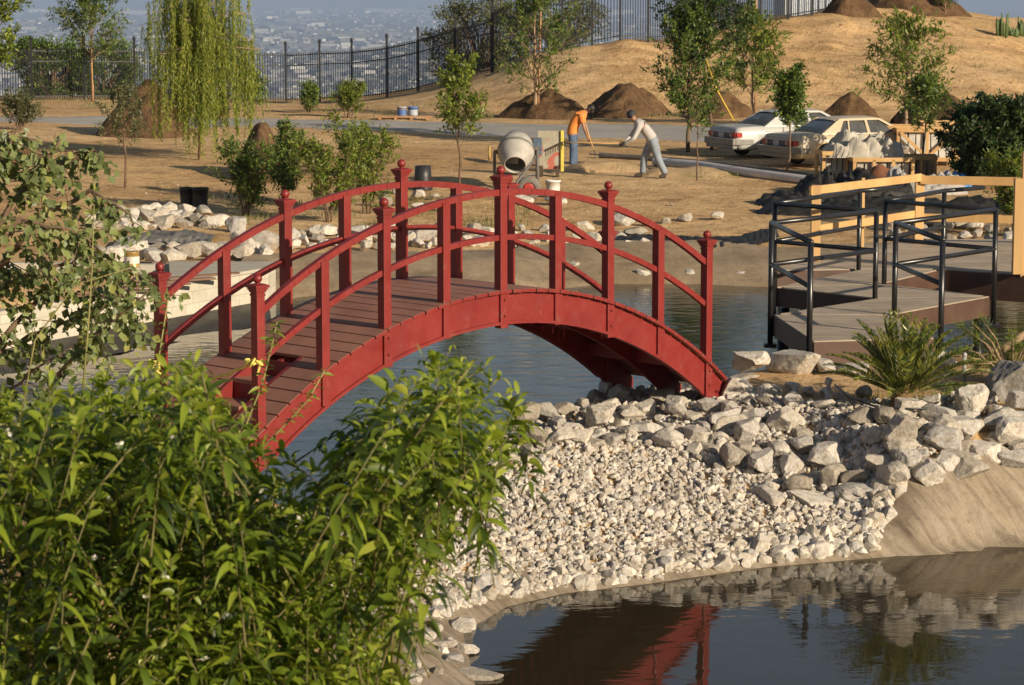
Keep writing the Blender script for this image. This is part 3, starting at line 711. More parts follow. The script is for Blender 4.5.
# far shores
scatter_boulders([(88,232),(100,214),(205,213),(208,226),(150,232)], (20, 34), 32, 'higher rock row behind the block wall', 'upper row of rocks behind the block wall', seed=7, mind=.42, sink=.10)
scatter_boulders([(60,280),(90,262),(200,250),(262,252),(270,262),(200,264),(120,272)], (24, 40), 46, 'lower rock row behind the block wall', 'lower row of rocks behind the block wall', seed=8, mind=.42, sink=.0)
boulder(213, 228, 34, 'pale rock standing apart right of the two black pots', hr=.9); boulder(236, 232, 26, 'upright narrow pale rock next to the large far boulder', hr=1.2)
boulder(262, 252, 62, 'largest pale boulder on the far left shore behind the bridge rail', hr=.95); boulder(240, 258, 52, 'leaning triangular boulder left of the largest far shore boulder', hr=.9)
scatter_boulders([(286,250),(286,236),(330,232),(440,232),(500,236),(500,246),(440,250),(340,252)], (18, 30), 50, 'far shore row seen through the railings', 'row of rocks on the far shore behind the bridge', seed=9, mind=.5, sink=.08)
scatter_boulders([(505,232),(560,228),(600,232),(660,240),(650,250),(560,250),(505,250)], (16, 26), 20, 'far shore rocks right of the bridge crown', 'rocks on the far shore right of the bridge crown', seed=10, mind=.65, sink=.15)
scatter_boulders([(380,208),(400,190),(440,196),(470,204),(440,214)], (18, 30), 9, 'broken concrete lumps below the upturned pot', 'concrete lumps beside the upturned black pot', seed=12, sink=.1)
for x, y, s_, l in ((622,226,36,'long pale rock on bare soil, leftmost of the loose row past the bridge'),(645,226,18,'small pale rock second in the loose row past the bridge'),(666,224,16,'rounded rock third in the loose row past the bridge'),(686,222,18,'small bluish grey rock fourth in the loose row past the bridge'),(718,220,18,'pale rock at the right end of the loose row on bare soil'),(672,206,7,'tiny tan stone on the bare soil above the loose row'),(520,206,28,'white rock leaning behind the wheel near the bridge crown'),(555,206,28,'white block of stone below the white bucket'),
    (624,279,12,'white stone at the far waterline, left of a pair'),(642,279,20,'largest white stone at the far waterline'),(658,280,12,'white stone right of the largest waterline stone'),(690,277,20,'low white stone at the waterline behind the bridge baluster'),(738,279,18,'flat white stone at the waterline right of the bridge end post'),(574,268,14,'white stone in the liner behind the bridge balusters')):
    boulder(x, y, s_, l, hr=.8, sink=.1)
scatter_boulders([(885,238),(885,228),(930,226),(1030,232),(1030,250),(960,250),(890,246)], (18, 34), 26, 'rocks along the platform far edge', 'rocks along the far edge of the wooden platform', seed=13, mind=.6, sink=.1)
#==PART3==
# ------------------------------------------------------------------ block basin on the far left shore
wr = W(268, 267, .66); wl = W(-70, 323, .66); bl = Vector((wl.x-1, 47.6, .66)); rr = Vector((wr.x+.05, 47.0, .66))
bs = empty('block_basin', (wr.x, wr.y, 0), 0, 'low basin wall of pale concrete blocks with a slab top on the left shore', 'wall')
def uvwall(name, a, b, z0, z1, th_, parent, off):
    me = bpy.data.meshes.new(name); d = (b-a); L = d.to_2d().length; dn = Vector((d.x, d.y, 0)).normalized(); nn = Vector((-dn.y, dn.x, 0))*th_
    A = a-off; B = b-off
    vs = [(A.x,A.y,z0),(B.x,B.y,z0),(B.x,B.y,z1),(A.x,A.y,z1)]; vs += [tuple(Vector(v)+nn) for v in vs]
    fs = [(0,1,2,3),(5,4,7,6),(3,2,6,7),(1,5,6,2),(4,0,3,7)]; me.from_pydata(vs, [], fs); me.materials.append(M_BLOCK)
    uv = me.uv_layers.new(); 
    for p in me.polygons:
        for li, vi in zip(p.loop_indices, p.vertices):
            v = Vector(vs[vi]); t = (Vector((v.x, v.y, 0))-Vector((A.x, A.y, 0))).dot(dn); s_ = (Vector((v.x, v.y, 0))-Vector((A.x, A.y, 0))).dot(nn.normalized())
            uv.data[li].uv = (t+s_, v.z+.14)
    return link(name, me, parent)
off = Vector((wr.x, wr.y, 0))
uvwall('front_wall', wl, wr, -.4, .60, .2, bs, off); uvwall('side_wall', wr, rr, -.4, .60, .2, bs, off); uvwall('back_wall', rr+Vector((-.2,0,0)), bl, 0, .60, .2, bs, off)
def slab(poly, z0, z1, name, mat): m = MB(); m.prism([((p-off).x, (p-off).y) for p in poly], z0, z1); return m.build(name, mat, bs, .008)
f = lambda t, s=0.0: wl.lerp(wr, t)+Vector((-.05, .05, 0))*0+Vector((0, s, 0))
slab([f(.0,-.03), f(1.0,-.03)+Vector((.03,0,0)), f(1.0,.30)+Vector((.03,0,0)), f(0,.42)], .603, .66, 'coping', M_CONC)
slab([f(.66,.44), f(1.0,.33), Vector((rr.x,47.15,0)), Vector((f(.55).x,47.25,0))], .57, .645, 'top_slab', M_CONC)
slab([f(.0,.45), f(.65,.45), Vector((f(.54).x,47.4,0)), Vector((f(0).x,47.4,0))], .1, .42, 'basin_soil', M_DARKSOIL)
m = MB()
for k in range(4): a_ = f(.30+.08*k,.5); m.bar(((a_-off).x, (a_-off).y, .70+.02*k), ((a_-off).x+1.6, (a_-off).y+1.2, .70+.02*k), .12, .03)
tag(m.build('loose_board', pm('brown_board', (.22,.12,.07), (.14,.08,.05), 6, .8)), 'loose brown boards lying across the open block basin', 'boards'); bpy.data.objects['loose_board'].location = off
pc = W(132, 267, .66); t = empty('paint_can', pc, .4, 'yellow and white paint can standing on the block wall', 'can')
m = MB(); m.lathe([(.0,0),(.13,0),(.135,.01),(.13,.02),(.13,.25),(.137,.262),(.13,.275),(.118,.27),(0,.268)], 28); m.build('can_body', pm('can_yellow', (.50,.33,.10), (.38,.24,.08), 6, .35, metal=.3), t)
m = MB(); m.lathe([(.1325,.07),(.1325,.19)], 28); m.build('paper_band', pm('can_white', (.75,.72,.62), rough=.6), t)
m = MB(); m.tube([(.135*math.cos(a_), 0, .2+.12*math.sin(a_)) for a_ in np.linspace(0, math.pi, 12)], .004, 6); m.build('handle', M_IRON, t)

# ------------------------------------------------------------------ fence
def fence(name, label, pts, h=2.6):
    o = Vector((*pts[0], T(*pts[0]))); t = empty(name, o, 0, label, 'fence')
    P = [Vector((x, y, T(x, y)))-o for x, y in pts]
    for i, p in enumerate(P):
        m = MB(); m.box((p.x, p.y, p.z+h/2-.1), (.09, .09, h+.2-.08)); m.box((p.x, p.y, p.z+h-.03), (.14, .14, .04)); m.sphere((p.x, p.y, p.z+h+.05), .07, 6)
        m.build('post', M_IRON, t)
        if i:
            a, b = P[i-1], p; d = b-a; m = MB(); L = d.to_2d().length
            for z in (.18, .63*h, .80*h): m.bar(a+Vector((0,0,z)), b+Vector((0,0,z)), .035, .045)
            nn = max(2, int(L/.11))
            for k in range(1, nn):
                q = a+d*(k/nn); m.box((q.x, q.y, q.z+.42*h+.03), (.034, .034, .84*h-.06)); 
            m.build('picket_panel', M_IRON, t)
def fpts(pxs):
    r = []
    for p in pxs:
        dd = np.interp(p, FL[:, 0], FL[:, 2]); yb = np.interp(p, FL[:, 0], FL[:, 1]); q = WD(p, yb, dd); r.append((q.x, q.y))
    return r
fence('iron_fence', 'black iron picket fence on level ground at the upper left', fpts([-125,-73,-21,32,85,135,176,215,252]))
fence('iron_fence', 'black iron picket fence stepping up from the valley view to the hill', fpts([252.5,286,320,352,387,418,455,492]))
fence('iron_fence', 'black iron picket fence along the top of the sandy hill', fpts([492.5,528,562,592,620,648,676,704,732,760,788,812,835]), 2.9)
# pale panelled container behind the hilltop fence
cpt = WD(808, 14, 118); t = empty('storage_container', cpt, .1, 'pale blue-white ribbed container behind the hilltop fence', 'container')
m = MB(); m.box((0, 0, 1.0), (2.6, 2.2, 2.4)); m.build('body', pm('pale_blue_steel', (.52,.58,.68), (.44,.50,.60), 3, .6), t)
m = MB(); 
for k in range(9): m.box((-1.2+k*.3, -1.13, 1.0), (.12, .06, 2.3))
m.build('ribs', pm('pale_rib', (.62,.68,.78), rough=.6), t)

# ------------------------------------------------------------------ dirt piles
def pile(px, py, wpx, hpx, label, mat=M_DIRTPILE, seed=0, d=None, nz=1.0, name='dirt_pile', pk=1.25):
    p = H(px, py) if d is None else WD(px, py, d); s = ppm(p.y); rx = wpx/2/s; h = hpx/s*1.06; ry = max(min(rx*.9, 3.5), h*1.2); n_ = 64
    g_ = np.linspace(-1.15, 1.15, n_); X, Y = np.meshgrid(g_, g_)
    ang = np.arctan2(Y, X); rad = np.sqrt(X*X+Y*Y)*(1+.12*np.sin(ang*2+seed)+.10*np.sin(ang*3+seed*1.7)+.07*np.sin(ang*5+seed*2))
    prof = np.clip(1-rad**pk, 0, 1); prof = 1-np.sqrt((1-prof)**2+.012)+.006
    WX = p.x+X*rx; WY = p.y+ry*.6+Y*ry
    nzv = vnoise(WX, WY, .9, seed+1)*.5+vnoise(WX, WY, .35, seed+2)*.26+vnoise(WX, WY, .15, seed+3)*.13
    Z = terrain(WX, WY)-.08+(prof*h*(1+.25*nz*nzv)+nzv*.62*nz*h*np.clip(prof*3, 0, 1)*.5)
    Z = np.where(rad > 1.08, Z-.15, Z)
    V = np.stack([(WX-p.x).ravel(), (WY-p.y).ravel(), (Z-p.z).ravel()], 1); i = np.arange((n_-1)**2); r = i//(n_-1); c = i % (n_-1); a = r*n_+c
    o = link(name, npmesh(name, V, np.stack([a, a+1, a+n_+1, a+n_], 1), mat, True)); o.location = p; return tag(o, label, 'dirt pile')
pile(548, 118, 104, 34, 'dark brown dirt pile behind the feathery tree, left of the peaked pile', seed=1)
pile(627, 117, 96, 38, 'peaked brown dirt pile at the hill foot above the two workers', seed=2)
pile(722, 118, 70, 30, 'brown dirt pile at the hill foot half hidden by the leafy tree', seed=3)
pile(856, 124, 66, 34, 'brown dirt pile at the hill foot behind the beige car', seed=4)
pile(948, 126, 86, 42, 'dirt pile at the hill foot left of the dense dark shrub', seed=5)
pile(915, 24, 108, 30, 'wide dirt pile on the hill crest beside the small crest tree', seed=6, d=113)
pile(852, 16, 64, 24, 'dirt pile at the end of the hilltop fence', seed=7, d=111)
pile(140, 137, 110, 56, 'steep dark dirt pile left of the weeping willow', seed=8)
pile(258, 180, 64, 56, 'brown dirt pile right of the weeping willow', seed=9)
pile(16, 165, 60, 20, 'low brown dirt heap at the left edge', seed=10)
M_SAND = pm('sand_heap', (.52,.37,.21), (.42,.29,.155), 2.5, .95, .8, 16, .05, spec=.1)
pile(606, 172, 96, 11, 'low sand heap between the two workers', M_SAND, 11, name='sand_heap', pk=2)
pile(690, 176, 110, 11, 'low sand heap right of the worker in grey', M_SAND, 12, name='sand_heap', pk=2)

# ------------------------------------------------------------------ plants
def leafset(P, D, L, Wd, segs=1, droop=0.0, fold=.25, nrm=None, seed=0, curl=None):
    """strips of folded leaf: returns V, F"""
    r = np.random.default_rng(seed); n_ = len(P); D = D/np.linalg.norm(D, axis=1, keepdims=True)
    up = r.normal(size=(n_, 3))*.5+np.array([0, 0, 1.]) if nrm is None else nrm
    S = np.cross(D, up); S /= np.linalg.norm(S, axis=1, keepdims=True)+1e-9; U = np.cross(S, D)
    L = np.broadcast_to(L, n_)[:, None]; Wd = np.broadcast_to(Wd, n_)[:, None]
    if segs == 1:
        V = np.stack([P, P+D*L*.45+S*Wd/2+U*Wd*fold, P+D*L, P+D*L*.45-S*Wd/2+U*Wd*fold], 1)
        F = (np.arange(n_)*4)[:, None]+np.arange(4)[None]; return V.reshape(-1, 3), F
    ts = np.linspace(0, 1, segs+1); wprof = np.sin(np.pi*np.clip(ts*.93+.05, 0, 1)**.8)**.9; wprof[0] = .08; wprof[-1] = .02
    dr = np.broadcast_to(droop, n_)[:, None]; cols = []
    for t_, wp in zip(ts, wprof):
        c = P+D*L*t_*(1-.25*dr*t_)+np.array([0, 0, -1.])*(L*dr*t_*t_*.9)
        cols += [c+S*Wd*wp/2+U*Wd*wp*fold, c, c-S*Wd*wp/2+U*Wd*wp*fold]
    V = np.stack(cols, 1); m_ = 3*(segs+1); F = []
    for k in range(segs):
        a = k*3; F += [(a, a+1, a+4, a+3), (a+1, a+2, a+5, a+4)]
    F = (np.arange(n_)*m_)[:, None, None]+np.array(F)[None]; return V.reshape(-1, 3), F.reshape(-1, 4)
def leafmesh(name, P, D, L, Wd, mat, segs=1, rnd=None, **k):
    P = np.asarray(P); V, F = leafset(P, np.asarray(D), L, Wd, segs, **k); rr_ = np.random.default_rng(len(P)).random(len(P)) if rnd is None else np.array(rnd)
    return npmesh(name, V, F, mat, segs > 1, rnd=np.repeat(rr_, len(F)//len(P)))
def grow(name, label, cat, loc, H_, rt=.05, f0=.35, nl=26, elev=(25, 60), Lf=lambda h: 1.0, ntw=7, twl=.35, nleaf=9, ls=(.07, .03), lm=None, bark=None, seed=0, lean=(0, 0), upturn=.3, wand=.03, group=None, jit=.03, leafd=.5, stems=1, seg1=1, droop=0., stake=None):
    r = np.random.default_rng(seed); lm = lm or L_GREEN; bark = bark or M_BARK
    t = empty(name, loc, 0, label, cat, group); mb = MB(); tw = MB(); LP_, LD = [], []
    for st in range(stems):
        hh = H_*(1 if stems == 1 else r.uniform(.65, 1)); ln = np.array([*lean])+(0 if stems == 1 else r.normal(size=2)*.22*hh)
        b0 = np.zeros(3) if stems == 1 else np.array([*(r.normal(size=2)*.05), 0])
        ax = [b0+np.array([ln[0]*(i/8)**1.3+wand*hh*.3*r.normal()*(i > 0), ln[1]*(i/8)**1.3+wand*hh*.3*r.normal()*(i > 0), hh*i/8-(.15 if i == 0 else 0)]) for i in range(9)]
        mb.tube(ax, [rt*(1-.82*i/8)+.003 for i in range(9)], 8); ax = np.array(ax)
        for k in range(nl):
            f = f0+(1-f0)*((k+r.random())/nl); x = f*8; i = min(int(x), 7); p0 = ax[i]*(1-(x-i))+ax[i+1]*(x-i)
            az = k*2.4+r.normal()*.4; el = R(r.uniform(*elev)+25*max(0, f-.8)*5*(elev[1] > 20)*.3); Ln = Lf((f-f0)/(1-f0))*r.uniform(.7, 1.15)
            d = np.array([math.cos(az)*math.cos(el), math.sin(az)*math.cos(el), math.sin(el)]); pts = [p0]; dd = d.copy()
            for s_ in range(6): pts.append(pts[-1]+dd*Ln/6); dd = dd+np.array([0, 0, upturn/6])+r.normal(size=3)*.07; dd /= np.linalg.norm(dd)
            pts = np.array(pts); mb.tube(pts, [max(.0025, rt*.35*(1-f*.6)*(1-.8*j/6)) for j in range(7)], 5)
            for q in range(ntw):
                x = (.25+.75*(q+r.random())/ntw)*6; i = min(int(x), 5); s0 = pts[i]*(1-(x-i))+pts[i+1]*(x-i)
                a = pts[min(i+1, 6)]-pts[i]; a /= np.linalg.norm(a)+1e-9; td = a*.8+r.normal(size=3)*.55+np.array([0, 0, upturn*.4]); td /= np.linalg.norm(td)
                tl = twl*r.uniform(.5, 1.2); e = s0+td*tl; tw.tube([s0, (s0+e)/2+r.normal(size=3)*.01, e], [.004, .003, .0015], 3, False)
                u = r.random(nleaf)**.8; P_ = s0+(e-s0)*u[:, None]+r.normal(size=(nleaf, 3))*jit; LP_.append(P_); LD.append(td*leafd+r.normal(size=(nleaf, 3))*.6+np.array([0, 0, -droop]))
    o = mb.build('trunk', bark, t); tw.build('twigs', bark, o)
    LP_ = np.concatenate(LP_); LD = np.concatenate(LD); sz = r.uniform(.75, 1.5, len(LP_))
    link('crown', leafmesh('crown', LP_, LD, ls[0]*sz, ls[1]*sz, lm, seg1, seed=seed, droop=.3 if seg1 > 1 else 0), t)
    if stake:
        m = MB(); m.tube([(stake[0], stake[1], -.1), (stake[0]+stake[3], stake[1], stake[2])], .03, 8); m.build('stake', M_STAKE, t)
    return t
cone = lambda a, b=.25: (lambda h: a*(1-h)*.9+b*a)
dome = lambda a: (lambda h: 1.15*a*(.22+1.0*math.sin(math.pi*min(1, .24+h*.76))))
# --- far and middle trees (base pixel, heights from the photo)
def hp(px, py, ytop): p = H(px, py); return p, (py-ytop)/ppm(p.y)
p, h = hp(535, 118, 6); grow('feathery_tree', 'wide feathery young tree with thin trunk before the dark dirt piles', 'tree', p, h, .07, .17, 46, (25, 55), dome(1.35), 9, .5, 9, (.15, .045), L_GREEN, M_BARKL, 1, upturn=.2, stake=(.1,0,h*1.0,.1))
p, h = hp(688, 152, 18); grow('leafy_tree', 'dense green young tree between the worker in grey and the cars', 'tree', p, h, .06, .16, 56, (25, 60), dome(.95), 8, .42, 12, (.12, .052), L_GREEN, M_BARK, 2)
p, h = hp(712, 150, -35); grow('leaning_tree', 'tall leaning tree with dark drooping leaves and a yellow strap', 'tree', p, h, .05, .40, 46, (10, 50), dome(1.2), 9, .45, 12, (.14, .05), L_DARK, M_BARK, 3, lean=(-.5, 0), droop=.3)
p2 = p
m = MB(); m.tube([WD(702, 48, p.y-.4), WD(716, 88, p.y-.8), WD(734, 121, p.y-1.0)], .02, 6); tag(m.build('strap', pm('yellow_strap', (.75,.52,.06), rough=.6)), 'yellow guy strap running down from the leaning tree', 'strap')
p, h = hp(753, 127, 20); grow('feathery_tree', 'pale feathery young tree with tall wooden stake before the sandy hill', 'tree', p, h, .05, .25, 42, (15, 45), dome(.95), 9, .45, 11, (.15, .05), L_YELLOW, M_BARKL, 4, stake=(.05,-.1,h*1.22,0))
p, h = hp(697, 180, 95); grow('sapling', 'thin bare-stemmed sapling standing before the grey pipe', 'sapling', p, h, .02, .45, 12, (40, 70), dome(.35), 5, .2, 7, (.07, .03), L_GREEN, M_BARK, 5)
p, h = hp(789, 180, 66); grow('vase_shaped_sapling', 'small vase-shaped sapling in front of the beige car', 'sapling', p, h*.8, .03, .50, 28, (45, 72), lambda q: .75*(1-.3*q), 8, .28, 13, (.11, .05), L_GREEN, M_BARK, 6)
p, h = hp(906, 130, 30); grow('feathery_tree', 'sparse yellow-green feathery tree before the hill behind the crates', 'tree', p, h, .06, .20, 40, (15, 45), dome(1.15), 9, .5, 10, (.16, .05), L_YELLOW, M_BARKL, 7)
p, h = hp(924, 178, 88); grow('sapling', 'leafy sapling with thin trunk rising among the crates', 'sapling', p, h, .03, .48, 26, (30, 60), dome(.55), 8, .3, 12, (.09, .04), L_GREEN, M_BARK, 8)
p = H(994, 186); grow('dense_shrub', 'dense dark green rounded shrub at the right behind the platform', 'shrub', p, 76/ppm(p.y), .06, .05, 66, (5, 55), dome(.95), 11, .36, 24, (.11, .05), L_DARK, M_BARK, 9, stems=2)
p = WD(945, 28, 113); grow('crest_sapling', 'small sapling alone on the hill crest before the wide dirt pile', 'sapling', p, 1.6, .03, .5, 20, (20, 60), dome(.5), 6, .25, 12, (.1, .04), L_GREEN, M_BARKL, 10)
p, h = hp(92, 101, 0); grow('feathery_tree', 'feathery young tree on a brown stake before the fence at upper left', 'tree', p, h, .06, .38, 40, (15, 50), dome(1.5), 9, .6, 11, (.17, .05), L_GREEN, M_BARKL, 11, stake=(.05,-.15,2.4,0))
p, h = hp(459, 186, 74); grow('vase_shaped_sapling', 'bright green sapling left of the cement mixer, behind the bridge crown', 'sapling', p, h, .03, .33, 26, (35, 65), lambda q: .95*(1-.5*q), 8, .3, 12, (.11, .045), L_YELLOW, M_BARK, 12)
p, h = hp(125, 188, 98); grow('sapling', 'thin brown-stemmed sapling with small crown on the sandy left slope', 'sapling', p, h, .03, .4, 22, (20, 60), dome(.65), 7, .25, 9, (.08, .04), L_OLIVE, M_BARK, 13)
# middle shrubs behind the bridge
for (x, y, yt, sp_, lb, sd_, lm) in ((283,202,118,.55,'upright leafy shrub behind the far left bridge post',20,L_GREEN),(245,215,140,.6,'loose dark shrub right of the two black pots',21,L_GREEN),(328,222,112,.75,'bushy shrub between the two far left bridge posts',22,L_YELLOW),(368,214,112,.8,'tall thin leafy shrub left of the upturned black pot',23,L_YELLOW),
        (310,112,84,.4,'small round green bush at the foot of the stepping fence',24,L_GREEN),(348,118,84,.75,'wide yellow-green bush at the foot of the stepping fence',25,L_YELLOW),(255,110,66,.7,'green bush by the fence just right of the willow',26,L_GREEN),(20,130,106,1.0,'low spreading green shrub on the upper left slope',27,L_OLIVE),(1016,236,150,.55,'yellow-green weedy shrub behind the lumber rail at right',28,L_YELLOW)):
    p, h = hp(x, y, yt); grow('shrub', lb, 'shrub', p, h*.9, .022, .08, 13, (25, 70), dome(sp_*.66), 7, .28, 10, (.085, .036), lm, M_BARK, sd_, stems=4)
for x, lb in ((1003,'clump of upright green cactus stems on the hill crest, leftmost'),(1013,'short clump of green cactus stems between two taller ones'),(1023,'clump of upright green cactus stems at the right edge of the crest')):
    p = H(x, 36); m = MB(); r_ = np.random.default_rng(x)
    for k in range(9):
        q = r_.normal(size=2)*.11; hh = r_.uniform(.5, .95)*(.45 if x == 1013 else 1); m.tube([(q[0], q[1], -.1), (q[0]*1.2, q[1]*1.2, hh*.6), (q[0]*1.25, q[1]*1.25, hh)], [.05, .055, .02], 7)
    o = m.build('cactus', pm('cactus_green', (.10,.15,.05), (.06,.10,.03), 10, .6)); o.location = p; tag(o, lb, 'cactus')
# big oak and hedge behind the fence
def bigtree(name, label, c, rx, rz, n_, lm, ls, seed, zbase, cat='tree'):
    r = np.random.default_rng(seed); t = empty(name, (c.x, c.y, zbase), 0, label, cat); H0 = c.z-zbase; mb = MB(); mb.tube([(0,0,-.3),(.1,0,H0*.5),(0,.1,H0)], [.22,.18,.10], 10)
    cl = []; 
    for k in range(n_):
        v = r.normal(size=3); v /= np.linalg.norm(v); q = v*np.array([rx, rx*.9, rz])*r.uniform(.35, 1.0)**.6; cl.append(q+np.array([0, 0, H0]))
        if k % 3 == 0: a_ = np.array([0,0,H0*.55]); mb.tube([a_, (a_+cl[-1])/2+r.normal(size=3)*.2, cl[-1]], [.07, .045, .015], 5)
    P_, D_ = [], []
    for q in cl:
        m_ = 90; s_ = r.uniform(.28, .55); pp_ = r.normal(size=(m_, 3)); pp_ /= np.linalg.norm(pp_, axis=1, keepdims=True); P_.append(q+pp_*s_*r.uniform(.3, 1, (m_, 1))*np.array([1, 1, .75])); D_.append(pp_+r.normal(size=(m_, 3))*.5)
    mb.build('trunk', M_BARK, t); P_ = np.concatenate(P_); link('crown', leafmesh('crown', P_, np.concatenate(D_), ls[0]*r.uniform(.7,1.3,len(P_)), ls[1], lm, seed=seed), t); return t
bigtree('oak_tree', 'large grey-green oak behind the fence at top centre', WD(482, 38, 122), 2.7, 2.6, 150, L_OLIVE, (.14, .07), 31, -1.2)
bigtree('oak_tree', 'smaller oak crown behind the hilltop fence', WD(560, 22, 122), 2.2, 1.3, 60, L_OLIVE, (.14, .07), 32, .2)
bigtree('round_tree', 'round green tree behind the upper left fence, left one', WD(52, 70, 120), 1.9, 1.7, 110, L_GREEN, (.16, .08), 33, -1.0)
bigtree('round_tree', 'round green tree behind the upper left fence, right one', WD(103, 74, 121), 1.8, 1.6, 100, L_GREEN, (.16, .08), 34, -1.0)
bigtree('dark_shrub', 'dark shrub behind the hilltop fence right of the oaks', WD(715, 14, 114), 1.5, .8, 30, L_DARK, (.14, .07), 35, 1.6, 'shrub')
# leafy branch of a tree at the top left corner
p = H(-14, 172); grow('corner_tree', 'yellowing tree whose branches enter at the top left corner', 'tree', p, 190/ppm(p.y), .06, .45, 34, (10, 50), dome(1.15), 9, .4, 14, (.12, .06), L_YELLOW, M_BARK, 36)
# weeping willow
p = H(200, 160); t = empty('weeping_willow', p, 0, 'weeping willow with long yellow-green hanging strands beside the dirt piles', 'tree')
r = np.random.default_rng(5); k_ = 1/ppm(p.y); Hw = 175*k_
mb = MB(); mb.tube([(0,0,-.2),(.05,0,Hw*.4),(-.08,.05,Hw*.75),(-.12,0,Hw*1.02)], [.07,.06,.045,.02], 9); st = MB(); P_, D_ = [], []
for i in range(84):
    az = r.uniform(0, 6.28); ln = r.uniform(.4, 1.8); z0 = Hw*r.uniform(.5, .98); a0 = np.array([-.06, 0, z0]); e = np.array([math.cos(az)*ln, math.sin(az)*ln, z0+r.uniform(.15, .6)]); mid = (a0+e)/2+np.array([0, 0, .25])
    br_ = [a0, mid, e]; mb.tube(br_, [.022, .014, .006], 5)
    for j in range(7):
        u = .3+.7*r.random()**.7; s0 = (a0*(1-u)**2+2*u*(1-u)*mid+e*u*u)+r.normal(size=3)*.05; l_ = min(s0[2]-r.uniform(0.05, 1.5), r.uniform(.7, 3.6)); l_ = max(l_, .5)
        dx = r.normal(size=2)*.13; n_ = max(8, int(l_/.055)); tt = np.linspace(0, 1, n_)
        line = s0+np.stack([dx[0]*tt+.03*np.sin(tt*5+j), dx[1]*tt, -l_*tt], 1); st.tube(line[::max(1, n_//6)], .0035, 3, False)
        for _ in range(2): P_.append(line+r.normal(size=(n_, 3))*.012); D_.append(np.stack([r.normal(size=n_)*.5, r.normal(size=n_)*.5, np.full(n_, -.9)], 1))
o = mb.build('trunk', M_BARKL, t); st.build('strands', pm('strand_olive', (.22,.22,.06), rough=.7), o); P_ = np.concatenate(P_)
link('crown', leafmesh('crown', P_, np.concatenate(D_), .12*r.uniform(.7, 1.3, len(P_)), .026, L_WILLOW, seed=5), t)

# ------------------------------------------------------------------ sago palm
p = W(902, 403, 1.1); p.z = T(p.x, p.y); t = empty('sago_palm', p, 0, 'sago palm with stiff arching fronds above the stacked rocks', 'palm'); r = np.random.default_rng(11)
m = MB(); m.lathe([(.0,-.1),(.10,-.1),(.12,.02),(.12,.12),(.08,.2),(0,.24)], 14); m.build('trunk', pm('sago_trunk', (.20,.12,.05), (.12,.07,.03), 20, .9, .8, 30, .02), t)
P_, D_, W_, L_, NN = [], [], [], [], []; st = MB()
for k in range(56):
    az = k*2.4+r.normal()*.2; rank = k/56; el = R(86-66*rank+r.normal()*6); Ln = r.uniform(.82, .98)*(.94+.16*rank); d = np.array([math.cos(az)*math.cos(el), math.sin(az)*math.cos(el), math.sin(el)])
    pts = [np.array([math.cos(az)*.05, math.sin(az)*.05, .15])]; dd = d.copy()
    for s_ in range(12): pts.append(pts[-1]+dd*Ln/12); dd = dd+np.array([0, 0, -.085*(1-.3*rank)*(s_/6)]); dd /= np.linalg.norm(dd)
    pts = np.array(pts); st.tube(pts, [.006*(1-.7*i/12) for i in range(13)], 4, False)
    for i in range(34):
        x = (.14+.86*i/34)*12; j = min(int(x), 11); q = pts[j]*(1-(x-j))+pts[j+1]*(x-j); a = pts[j+1]-pts[j]; a /= np.linalg.norm(a); s_ = np.cross(a, [0, 0, 1.]); s_ /= np.linalg.norm(s_)+1e-9; u_ = np.cross(s_, a)
        l_ = .13*math.sin(math.pi*min(1, .18+.78*i/34))**.7
        for sg in (-1, 1): P_.append(q); D_.append(a*.85+s_*sg*.8+u_*.35); L_.append(l_); W_.append(.019)
st.build('frond_stems', pm('frond_stem', (.20,.19,.05), rough=.5), t)
link('fronds', leafmesh('fronds', np.array(P_), np.array(D_), np.array(L_), np.array(W_), L_SAGO, seed=3), t)
# irrigation riser and pipe left of the palm
p = H(828, 405); t = empty('irrigation_riser', p, 0, 'grey plastic irrigation riser standing in the rocks left of the sago palm', 'pipe')
s = 1/ppm(p.y); m = MB(); m.tube([(0,0,-.1),(0,0,18*s)], .035, 12); m.tube([(0,0,16*s),(0,0,23*s)], .022, 12); m.build('riser', pm('grey_pvc', (.45,.45,.43), (.38,.38,.36), 8, .45), t)
m = MB(); m.tube([(-.03,0,25*s),(.03,-.02,23*s)], .045, 12); m.build('nozzle', pm('white_pvc', (.62,.61,.58), rough=.4), t)
m = MB(); m.tube([W(835, 385, 1.2), W(850, 398, 1.14), W(880, 408, 1.13), W(925, 409, 1.14), W(950, 396, 1.15)], .012, 6); tag(m.build('irrigation_hose', M_BLACKPL), 'thin black irrigation hose curving below the sago palm', 'hose')
p = H(964, 386); m = MB(); m.tube([(0,0,-.05),(0,0,.34)], .022, 10); m.sphere((0,0,.35), .028, 6); o = m.build('marker_post', pm('grey_stake', (.42,.42,.40), rough=.5)); o.location = p; tag(o, 'short grey plastic stake right of the sago palm', 'stake')
